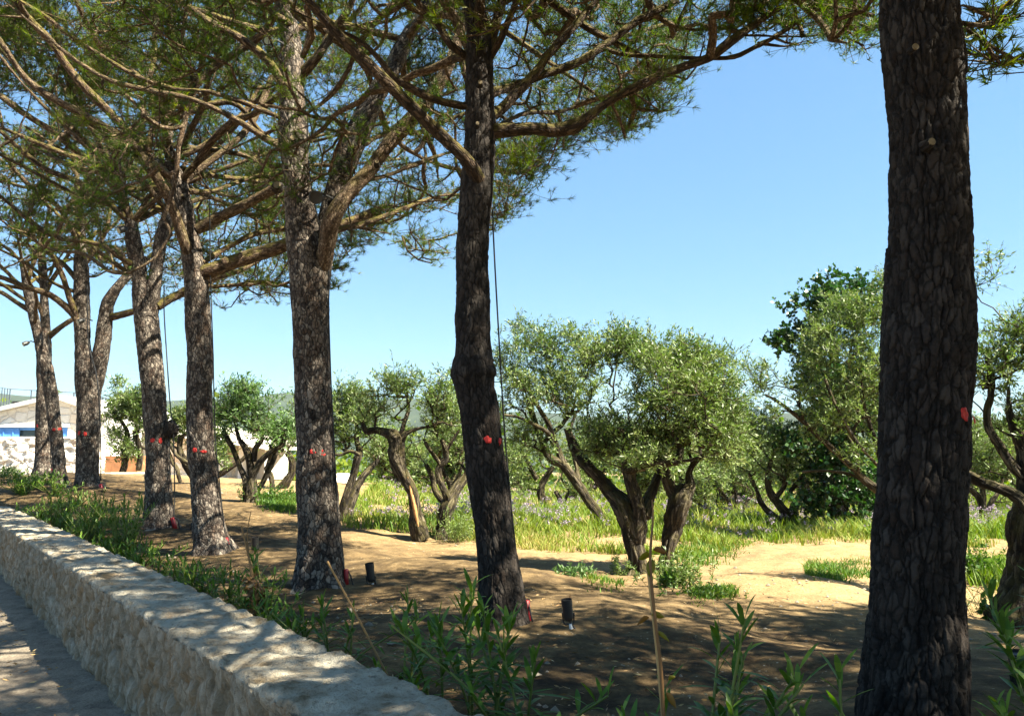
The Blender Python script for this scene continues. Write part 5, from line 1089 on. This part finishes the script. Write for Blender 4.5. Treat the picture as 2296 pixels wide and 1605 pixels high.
def treelamp(label, x, y, Y, r, dx=-.6, dz=-.5, L=.13, lm=None):
    c = at(x, y, Y); root = empty('tree_floodlight', c, label, 'floodlight', 'floodlights strapped high on the pines'); d = unit(np.array([dx, -.8, dz])); R = r * Y / F
    A = Acc(); tube(A, np.array([c - d * L, c - d * L * .6, c - d * .01, c]), [R * .55, R, R, R * 1.05], 18); A.build('lamp_body', BLACK, root)
    A = Acc(); tube(A, np.array([c + d * .001, c + d * .006]), R * .82, 18); A.build('lens', lm or LENS, root)
    A = Acc(); b = c - d * L * .6; q = np.array([b, b + [.05, .05, .05], b + [.14, .12, .02]]); tube(A, q, .012, 6); A.build('mounting_bracket', BLACK, root)
treelamp('black floodlight with pale lens high on the burled pine', 266, 517, 11.5, 8)
treelamp('black floodlight on the left stem of the two-stemmed pine', 175, 722, 15.0, 6)
treelamp('black floodlight facing left on the leaning crossing pine', 52, 772, 16.8, 5)
treelamp('floodlight under the top fork of the bright-footed pine', 348, 366, 9.6, 8, .2, -.5)
treelamp('floodlight beside the upper left stem of the forked pine', 600, 92, 7.2, 10, .1, -.3)
treelamp('large round black floodlight wedged in the fork of the forked pine', 709, 443, 7.25, 15, .35, -.35, .12, BLACKRUB)

# mortar collars round two trunk feet
for (lab, x, y, Y, r) in (('pale cement collar round the foot of the forked pine', 718, 1322, 7.6, .40), ('pale cement collar round the foot of the burled pine', 358, 1192, 11.8, .38)):
    c = at(x, y, Y); A = Acc(); n, m = 48, 12; V = []
    for i in range(m):
        t = i / (m - 1)
        for j in range(n):
            a = j / n * 6.2832; rr = (.16 + (r - .20) * t) * (1 + .22 * math.sin(3 * a + x)); px, py = c[0] + math.cos(a) * rr, c[1] + math.sin(a) * rr; V.append((px, py, g1(px, py) + .05 * (1 - t) ** 1.3 - .05 * (t > .99) + .012))
    V = np.array(V); V[:, 2] += fbm(V * 9, 3, 3) * .03; A.add(V, ringfaces(m, n)[:, ::-1]); tag(A.build('cement_collar', CONCRETE, smooth=True), lab, 'cement collar', 'cement collars at the pine feet')

# ------------------------------------------------------------------ oleanders and other plants
def oleander(label, x, ytop, a=1.9, Y=None, seed=0, ns=3, spread=.14, leafl=.12, bare=0.0, nl=None, hmin=.12, name='oleander', grp='young oleanders planted along the wall'):
    rng = np.random.default_rng(seed)
    if Y is None:
        Y = F * 1.284 * a / (x + 300.0); a += .06 + .02 * min(12, Y * 1.1); Y = F * 1.284 * a / (x + 300.0)
    X = at(x, 1000, Y)[0]; g = g1(X, Y); H = max(hmin, at(x, ytop, Y)[2] - g)
    root = empty(name, (X, Y, g), label, 'oleander', grp)
    As = Acc(); V = []; Fc = []; tn = []
    for s in range(ns):
        b = np.array([X, Y, g]) + [rng.normal(0, .03), rng.normal(0, .03), -.03]; hs = H * (1 if s == 0 else rng.uniform(.55, .95)); lean = rng.normal(0, spread, 2) * (0.3 if s == 0 else 1)
        P = np.array([[b[0], b[1], b[2], .007], [b[0] + lean[0] * .3, b[1] + lean[1] * .3, b[2] + hs * .45, .006], [b[0] + lean[0], b[1] + lean[1], b[2] + .03 + hs * .93, .004]]); C = catmull(P, .03)
        tube(As, C[:, :3], C[:, 3], 6, tint=rng.uniform(.2, .9)); L = len(C); n = nl or int(10 + hs / .03)
        for k in range(n):
            t = 1 - (1 - bare) * (k / n) ** 1.15; i = int(t * (L - 1)); p = C[i, :3]; az = k * 2.09 + (k // 3) * 1.05 + rng.normal(0, .25); el = 1.0 * t ** 3 + .15 + rng.normal(0, .3); ll = leafl * rng.uniform(.75, 1.2) * (.75 + .3 * (1 - abs(t - .6)))
            d = np.array([math.cos(az) * math.cos(el), math.sin(az) * math.cos(el), math.sin(el)]); sd = unit(np.cross(d, [0, 0, 1])); nrm = np.cross(sd, d); w = ll * rng.uniform(.13, .19) / 2; drop = np.array([0, 0, -1]) * ll * rng.uniform(.05, .30)
            n0 = len(V)
            for (u_, ww) in ((0, .15), (.3, .85), (.6, 1.0), (.85, .55), (1, .03)):
                q = p + d * ll * u_ + drop * u_ * u_
                V += [q - sd * w * ww + nrm * w * .25 * ww, q, q + sd * w * ww + nrm * w * .25 * ww]
            for r_ in range(4):
                o = n0 + r_ * 3; Fc += [[o, o + 1, o + 4, o + 3], [o + 1, o + 2, o + 5, o + 4]]; v_ = np.clip(.35 + .4 * t + rng.normal(0, .12), 0, 1); tn += [v_, v_]
    As.build('stems', STEMGREEN, root, smooth=True)
    A = Acc(); A.add(np.array(V), np.array(Fc), 0, np.array(tn)); A.build('leaves', OLEANDER, root, smooth=True)
    return root
OL = [(8, 1088, 2.35), (28, 1105, 2.0), (52, 1112, 1.85), (78, 1108, 2.1), (104, 1128, 1.85), (128, 1118, 2.3), (150, 1150, 1.85), (172, 1158, 2.0), (196, 1170, 1.85), (222, 1172, 2.15), (244, 1195, 1.85), (268, 1192, 2.05),
      (290, 1222, 1.85), (312, 1235, 1.9), (352, 1218, 2.3), (380, 1238, 1.95), (405, 1250, 1.9), (442, 1255, 1.9), (470, 1270, 1.95), (525, 1262, 2.05), (545, 1290, 1.95), (603, 1222, 2.1), (600, 1300, 1.9), (640, 1345, 1.85), (672, 1368, 1.85)]
for k, (x, y, a) in enumerate(OL):
    lab = 'bushy green oleander in the dense far bed behind the wall top, number unmarked'
    pos = ['at the very left edge of the picture', 'second from the left edge', 'third from the left edge', 'rising left of the bank', 'right at the wall below the crossing pines', 'standing back on the bank below the crossing pines', 'under the two-stemmed pine against the wall',
           'just right of the two-stemmed pine', 'midway between the two-stemmed and the burled pine', 'set back left of the burled pine', 'low against the wall left of the burled pine', 'close to the left of the burled pine', 'with bright leaves just before the burled pine', 'small one before the burled pine foot',
           'darker one at the foot of the burled pine', 'leafy one between the burled and the bright-footed pine', 'low against the wall left of the bright-footed pine', 'broad one in front of the bright-footed pine', 'right one of two before the bright-footed pine', 'dense one left of the brown dead stalk', 'low one under the brown dead stalk',
           'tall open one right of the brown dead stalk', 'spreading one right of the brown dead stalk by the wall', 'small one left of the cement collar', 'low one below the cement collar'][k]
    oleander('young oleander ' + pos, x, y, a, seed=500 + k, hmin=.34 if k < 13 else .2, ns=16 if k < 13 else 9, spread=.17 if k < 13 else .14, leafl=.105)
for k in range(14):
    x = -10 + k * 24; oleander('low leafy oleander in the dense bed, ' + ['foremost at the left frame edge', 'set just in from the left frame edge', 'below the upright far pine', 'below the leaning crossing pine', 'in the gap right of the crossing pine', 'left under the two-stemmed pine', 'right under the two-stemmed pine', 'past the two-stemmed pine', 'midway to the burled pine', 'two plants short of the burled pine', 'just short of the burled pine', 'left in front of the burled pine', 'directly before the burled trunk', 'right after the burled trunk'][k], x, 1100, 1.90 + .32 * (k % 3), seed=560 + k, hmin=.30, ns=14, spread=.17, leafl=.10)
oleander('bright oleander shoot in a sunlit patch right of the leaning cane', 785, 1368, 1.82, seed=601, ns=2, spread=.05, leafl=.11)
oleander('dark oleander leaning right just above the wall at mid frame', 748, 1345, 1.9, seed=602, ns=4, spread=.16, leafl=.12)
oleander('low dark oleander right of the leaning cane foot', 870, 1478, 1.85, seed=603, ns=4, spread=.10, leafl=.10)
oleander('oleander with upright leaves left of the leaning dark pine', 935, 1338, 2.15, seed=604, ns=4, spread=.12, leafl=.12)
oleander('tall bare-stemmed oleander forking in front of the leaning pine foot', 985, 1375, 1.9, seed=605, ns=3, spread=.16, leafl=.13, bare=.45)
oleander('tallest oleander in front of the leaning dark pine', 1050, 1298, 1.95, seed=606, ns=3, spread=.08, leafl=.13, bare=.35)
oleander('dense dark oleander overlapping the foot of the leaning pine', 1125, 1345, 1.95, seed=607, ns=5, spread=.20, leafl=.14)
oleander('wide drooping oleander right of the leaning pine foot', 1175, 1400, 1.95, seed=608, ns=4, spread=.22, leafl=.14)
oleander('dark oleander clump standing alone right of the yellow-leaved stalk', 1578, 1345, 2.15, seed=609, ns=6, spread=.16, leafl=.13)
oleander('low oleander at the foot of the yellow-leaved stalk', 1440, 1530, 2.0, seed=610, ns=3, spread=.12, leafl=.11)
oleander('small fresh oleander left of the thickest trunk at the bottom', 1836, 1490, 2.25, seed=611, ns=3, spread=.10, leafl=.13)
oleander('oleander filling the bottom right corner', 2275, 1440, 2.75, seed=612, ns=5, spread=.10, leafl=.12)
oleander('upper oleander sprays poking in at the right edge', 2310, 1240, 2.9, seed=613, ns=4, spread=.16, leafl=.12, bare=.6)
oleander('small oleander sprout at the bottom between stalk and clump', 1660, 1560, 2.05, seed=614, ns=2, spread=.08, leafl=.08)

def dry_brush():
    Y = F * 1.284 * 2.0 / (575 + 300.0); X = at(575, 1000, Y)[0]; g = g1(X, Y); root = empty('dead_stalk', (X, Y, g), 'brown dead stalk with two bare thin shoots among the oleanders', 'dead stalk'); rng = np.random.default_rng(8)
    A = Acc(); P = np.array([[X, Y, g - .05, .014], [*at(568, 1330, Y), .016], [*at(562, 1270, Y), .009], [*at(550, 1215, Y), .006], [*at(541, 1178, Y), .005]]); C = catmull(P, .02); tube(A, C[:, :3], C[:, 3], 8, tint=.3)
    P = np.array([[*at(564, 1290, Y), .006], [*at(557, 1235, Y), .004], [*at(555, 1190, Y), .003], [*at(563, 1145, Y), .0025]]); C = catmull(P, .02); tube(A, C[:, :3], C[:, 3], 6, tint=.2); A.build('stalk', DRYSTEM, root, smooth=True)
    A = Acc(); n = 260; t = rng.uniform(0, 1, n); q = np.array([at(568 + rng.normal(0, 10) + 10 * v, 1290 + 95 * v, Y + rng.normal(0, .04)) for v in t]); leaves(A, q, rng.normal(0, 1, (n, 3)) + [0, 0, -.4], .06, .02, rng, 0, .25, .2); A.build('withered_leaves', DRYSTEM, root)
dry_brush()
def cane(label, x0, y0, x1, y1, Y, r, tint=.85):
    A = Acc(); P = np.array([[*at(x0, y0, Y), r], [*at((x0 + x1) / 2 + 2, (y0 + y1) / 2, Y), r * 1.05], [*at(x1, y1, Y), r]]); C = catmull(P, .03); C[:, 3] *= 1 + .12 * (np.arange(len(C)) % 6 == 0)
    tube(A, C[:, :3], C[:, 3], 10, tint=tint); tag(A.build('cane', DRYSTEM, smooth=True), label, 'cane')
cane('leaning tan cane rising left from the wall edge before the forked pine', 734, 1258, 872, 1520, 3.75, .0045, .45)
cane('thin straight tan cane stuck beside the yellow-leaved stalk', 1455, 1282, 1490, 1640, 2.55, .0065, .7)
def yellow_stalk():
    Y = 2.5; root = empty('sapling', at(1488, 1640, Y), 'spindly sapling with a few big yellowing leaves before the central olive', 'sapling')
    A = Acc(); P = np.array([[*at(1490, 1660, Y), .006], [*at(1482, 1500, Y), .0055], [*at(1468, 1380, Y), .005], [*at(1458, 1260, Y), .0045], [*at(1464, 1160, Y), .003], [*at(1462, 1120, Y), .002]]); C = catmull(P, .02); tube(A, C[:, :3], C[:, 3], 8, tint=.12); A.build('stem', DRYSTEM, root, smooth=True)
    for (x, y, ang, L, w, tn) in ((1450, 1246, 2.9, .05, .045, .9), (1462, 1262, -2.0, .05, .045, 1.0), (1474, 1232, .2, .055, .032, .1), (1448, 1386, 3.3, .05, .03, .2), (1470, 1378, .3, .05, .035, .8), (1500, 1560, -.8, .05, .03, .3), (1504, 1520, .9, .04, .02, .9), (1480, 1420, -.3, .05, .022, .95)):
        p = at(x, y, Y); d = np.array([math.cos(ang), -.25, math.sin(ang)]); s = unit(np.cross(d, [0.1, 1, .3])); A = Acc(); V = []; nrm = np.cross(s, unit(d)); 
        for u_, ww in ((0, .1), (.2, .75), (.45, 1), (.7, .8), (.9, .35), (1, .03)): q = p + d * L * .75 * (u_ - .3) - np.array([0, 0, .3]) * L * u_ * u_; V += [q - s * w * .7 * ww / 2 + nrm * .004, q, q + s * w * .7 * ww / 2 + nrm * .006]
        A.add(np.array(V), [[o * 3 + k, o * 3 + k + 1, o * 3 + k + 4, o * 3 + k + 3] for o in range(5) for k in (0, 1)], 0, tn); A.build('leaf', YELLOWLEAF, root, smooth=True)
yellow_stalk()

def weed(label, x, y, Y, r, h, n, m, seed, lm=None, leafsz=(.05, .014)):
    c = hit(x, y); r = r * c[1] / Y; h = h * c[1] / Y; rng = np.random.default_rng(seed); A = Acc(); B = Acc(); g = g1(c[0], c[1]); root = empty('weed_clump', (c[0], c[1], g), label, 'weeds', 'weed clumps at the olive feet')
    b = np.stack([c[0] + rng.normal(0, r * .4, n), c[1] + rng.normal(0, r * .3, n), np.full(n, g)], 1); d = unit(rng.normal(0, .45, (n, 3)) * [1, 1, 0] + [0, 0, 1]); L = h * rng.uniform(.5, 1.1, (n, 1)); e = b + d * L
    sticks(A, b, e, .003, .002, tint=.3); A.build('stems', STEMGREEN, root); t = rng.uniform(.15, 1, (n, m, 1)); P = (b[:, None] * (1 - t) + e[:, None] * t).reshape(-1, 3)
    leaves(B, P, rng.normal(0, 1, P.shape) + [0, 0, .5], leafsz[0], leafsz[1], rng, 0, .45, .2); B.build('leaves', lm or OLIVELEAF, root)
weed('leafy suckers at the right foot of the central olive', 1520, 1318, 9.1, .45, .40, 60, 26, 1)
weed('small sucker clump at the left foot of the central olive', 1392, 1308, 9.1, .16, .30, 22, 22, 2)
weed('low weeds trailing right from the central olive', 1570, 1340, 8.6, .35, .14, 60, 8, 3, OLEANDER)
weed('broad pale-leaved weed before the central olive root', 1500, 1322, 8.7, .12, .16, 12, 8, 4, OLEANDER, (.11, .03))
weed('green weeds at the foot of the dark-leaved olive', 605, 1126, 14.7, .7, .35, 80, 18, 5, OLEANDER, (.07, .02))
weed('ivy tuft on the crooked black trunk foot', 932, 1185, 11.7, .18, .45, 30, 20, 6, OLEANDER)
weed('grassy bush right of the pale forked olive', 1035, 1215, 11.6, .35, .50, 60, 18, 7, OLIVELEAF)
weed('bare spiky brush left of the black trunk at the right', 2190, 1378, 7.4, .35, .42, 34, 6, 8, OLIVELEAF, (.03, .012))
weed('bright leafy weed at the foot of the black trunk at the right', 2250, 1398, 6.9, .20, .22, 22, 10, 9, OLEANDER, (.09, .045))
weed('green bush in the sun between thick pine and black trunk', 2175, 1300, 9.6, .45, .45, 60, 22, 10, OLEANDER, (.06, .02))
weed('fallen branch leaves lying left of the central olive', 1290, 1296, 9.1, .30, .12, 40, 14, 11, OLIVEDARK)

# ------------------------------------------------------------------ grass, flowers, litter, stones
def inpoly(x, y, poly):
    r = np.zeros(len(x), bool); j = len(poly) - 1
    for i in range(len(poly)):
        xi, yi = poly[i]; xj, yj = poly[j]; c = ((yi > y) != (yj > y)) & (x < (xj - xi) * (y - yi) / (yj - yi + 1e-9) + xi); r ^= c; j = i
    return r
GZONES = [([(770, 1140), (840, 1095), (930, 1090), (1060, 1085), (1300, 1080), (1420, 1080), (1560, 1085), (1990, 1090), (2310, 1100), (2310, 1215), (2160, 1225), (1960, 1218), (1700, 1226), (1560, 1246), (1300, 1240), (1140, 1228), (1050, 1215), (900, 1200), (770, 1182)], 90000, .25, 1.15),
          ([(1790, 1272), (1860, 1262), (1960, 1262), (1960, 1298), (1800, 1296)], 3000, .085, .6), ([(1490, 1235), (1560, 1225), (1700, 1235), (1560, 1262)], 1500, .10, .8), ([(570, 1128), (670, 1118), (668, 1140), (590, 1142)], 2500, .12, .5),
          ([(2150, 1270), (2310, 1250), (2310, 1320), (2150, 1315)], 3500, .17, .8), ([(1300, 1290), (1400, 1286), (1400, 1312), (1300, 1312)], 700, .08, .6), ([(1540, 1330), (1640, 1315), (1660, 1335), (1560, 1350)], 900, .09, .7)]
def grass():
    rng = np.random.default_rng(77); A = Acc(); fl = []
    for zi, (poly, n, hgt, dry) in enumerate(GZONES):
        p = np.array(poly); out = []; tot = 0
        ys = p[:, 1]; Ymin, Ymax = (11.0, 46.0) if zi == 0 else (6.0, 18.0)
        while tot < n:
            m = n * 4; Y = Ymin + (Ymax - Ymin) * rng.uniform(0, 1, m) ** 1.6; xp = rng.uniform(p[:, 0].min(), p[:, 0].max(), m); X = (xp - PW / 2) / F * Y
            z = gz(X, Y, False) if m < 30000 else np.concatenate([gz(X[i:i + 30000], Y[i:i + 30000], False) for i in range(0, m, 30000)])
            P = np.stack([X, Y, z], 1); q = proj(P); ok = inpoly(q[:, 0], q[:, 1] + rng.normal(0, 3 if zi == 0 else 7, m) + (0 if zi == 0 else 14) * fbm(P * [1.5, 1.5, 0], 91, 3), poly)
            if zi == 0: ok &= (fbm(P * [1.2, 1.2, 0], 6, 3) + rng.uniform(-.25, .25, m)) > -.12
            P = P[ok]; out.append(P); tot += len(P)
            if len(P) < n / 100: break
        P = np.vstack(out)[:n]; m = len(P); hz = hgt * (1 + 1.1 * fbm(P * [1.1, 1.1, 0], 16, 4)) * rng.uniform(.3, 1.2, m); hz *= 0.55 + 0.45 * sstep(11.3, 13.0, P[:, 1]) if zi == 0 else 1
        P = P - [0, 0, .02]; lean = rng.normal(0, .42, (m, 2)) * hz[:, None]; w = (.0045 + .00035 * P[:, 1]) * rng.uniform(.7, 1.3, m)
        a = rng.uniform(0, math.pi, m); s = np.stack([np.cos(a), np.sin(a), 0 * a], 1) * w[:, None]; mid = P + np.stack([lean[:, 0] * .3, lean[:, 1] * .3, hz * .55], 1); tip = P + np.stack([lean[:, 0], lean[:, 1], hz], 1)
        V = np.stack([P - s, P + s, mid + s * .8, mid - s * .8, tip], 1).reshape(-1, 3); b = (np.arange(m) * 5)[:, None]
        tn = np.clip(.38 + .2 * dry + .38 * fbm(P * [.6, .6, 0] + 4, 26, 3) + rng.normal(0, .14, m) + (.22 * sstep(13, 11.2, P[:, 1]) if zi == 0 else -.1), 0, 1)
        A.add(V, b + [0, 1, 2, 3], 0, tn); A.n -= 0
        A.F.append(b + (A.n - m * 5) + np.array([[3, 2, 4]])); A.M.append(np.zeros(m)); A.T.append(tn)
        if zi == 0: fl = (P, tip)
    tag(A.build('meadow_grass', GRASS), 'tall green and straw-coloured grass under the olives', 'grass', kind='stuff')
    P, tip = fl; sel = (fbm(P * [.5, .5, 0] + 30, 36, 3) + rng.uniform(-.3, .3, len(P)) > .12) & (P[:, 1] > 12.5); T = tip[sel]; T = T[rng.permutation(len(T))[:2400]]; A = Acc(); K = 9
    q = np.repeat(T, K, 0) + rng.normal(0, .018, (len(T) * K, 3)) + [0, 0, .06]; leaves(A, q, rng.normal(0, 1, q.shape), .034, .024, rng, 0, .5, .3)
    tag(A.build('meadow_flowers', FLOWER), 'pale purple flower heads scattered over the tall grass', 'flowers', kind='stuff')
grass()
def litter():
    rng = np.random.default_rng(5); n = 15000; A = Acc(); t = rng.uniform(-1, 26, n); a = 1.7 + rng.exponential(1.9, n); x = PN[0] * a + U[0] * t; y = PN[1] * a + U[1] * t
    P = np.stack([x, y, gz(x, y) + .012], 1); t2 = rng.uniform(0, 14, 700); a2 = 1.12 - rng.exponential(.35, 700); P2 = np.stack([PN[0] * a2 + U[0] * t2, PN[1] * a2 + U[1] * t2, np.full(700, .028)], 1); P = np.vstack([P, P2]); n = len(P); leaves(A, P, np.column_stack([rng.normal(0, 1, (n, 2)), rng.normal(0, .15, n)]), .048, .009, rng, 0, .45, .3); tag(A.build('leaf_litter', DRYSTEM), 'dry fallen leaves and twigs on the soil under the pines', 'litter', kind='stuff')
    # small stones
    n = 7000; A = Acc(); x = rng.uniform(-9, 9, n); y = rng.uniform(1.5, 19, n); a = PN[0] * x + PN[1] * y; ok = (a > 1.75) & (fbm(np.stack([x, y, 0 * x], 1) * .9, 55, 3) + rng.uniform(-.2, .2, n) > -.05); x, y = x[ok], y[ok]; n = len(x)
    g = gz(x, y); base = np.array([[0, 0, 1], [1, 0, 0], [.3, 1, 0], [-.8, .6, 0], [-.8, -.6, 0], [.3, -1, 0], [0, 0, -.5]]); r = rng.exponential(.007, n) + .005
    V = np.stack([x, y, g + r * .3], 1)[:, None] + (base[None] * rng.uniform(.6, 1.2, (n, 7, 1))) * r[:, None, None] * [1, 1, .7]
    f = [[0, i, i % 5 + 1] for i in range(1, 6)] + [[6, i % 5 + 1, i] for i in range(1, 6)]; F_ = (np.array(f)[None] + (np.arange(n) * 7)[:, None, None]).reshape(-1, 3); A.add(V.reshape(-1, 3), F_); tag(A.build('small_stones', CONCRETE), 'small pale stones strewn over the bare soil', 'stones', kind='stuff')
litter()
def rock(label, x, y, Y, w, h, seed, m=None):
    c = hit(x, y); Y = c[1]; A = Acc(); V = []; th = np.linspace(0, math.pi, 14); 
    for a in th:
        for k in range(20): b = k / 20 * 6.2832; V.append([math.sin(a) * math.cos(b), math.sin(a) * math.sin(b), math.cos(a)])
    V = np.array(V); rr = 1 + .45 * fbm(V * 1.7 + seed, seed, 3) - .2 * sstep(.2, 0, worley(V * 1.5 + seed, seed)[1] - worley(V * 1.5 + seed, seed)[0]); s = w * Y / F; A.add(c + V * rr[:, None] * [s, s, s * h], ringfaces(14, 20)); tag(A.build('rock', m or CONCRETE, smooth=True), label, 'rock', 'loose rocks in the grove')
rock('sandy boulder lying in the grass right of the central olive', 1558, 1192, 14.5, 22, .7, 1, DIRT)
rock('smaller sandy boulder in the grass further right of the central olive', 1615, 1190, 15, 16, .7, 2, DIRT)
rock('white stone at the edge of the far grass', 1690, 1243, 11.2, 8, .7, 3)
rock('pale angular stone on the soil below the forked pine', 790, 1372, 5.6, 11, .9, 4)
rock('grey stone under the leaning cane', 828, 1402, 5.0, 10, .7, 5)
rock('white stone left of the thickest trunk', 2040, 1405, 6.2, 8, .6, 6)
rock('white stone among rubble right of the grass patch', 1905, 1250, 10.9, 8, .7, 7)

def build_haze():
    bpy_ = Acc(); box(bpy_, (-1600, -200, -14), (1600, 1100, 75)); m = bpy.data.materials.new('thin_air_haze'); m.use_nodes = True; nt = m.node_tree
    nt.nodes.remove(nt.nodes['Principled BSDF']); pvn = nt.nodes.new('ShaderNodeVolumePrincipled'); pvn.inputs['Color'].default_value = (0.86, 0.92, 1.0, 1); pvn.inputs['Density'].default_value = 0.00012
    nt.links.new(pvn.outputs[0], nt.nodes['Material Output'].inputs['Volume']); tag(bpy_.build('haze', m), 'thin blue summer haze over the valley', 'haze', kind='stuff')
build_haze()
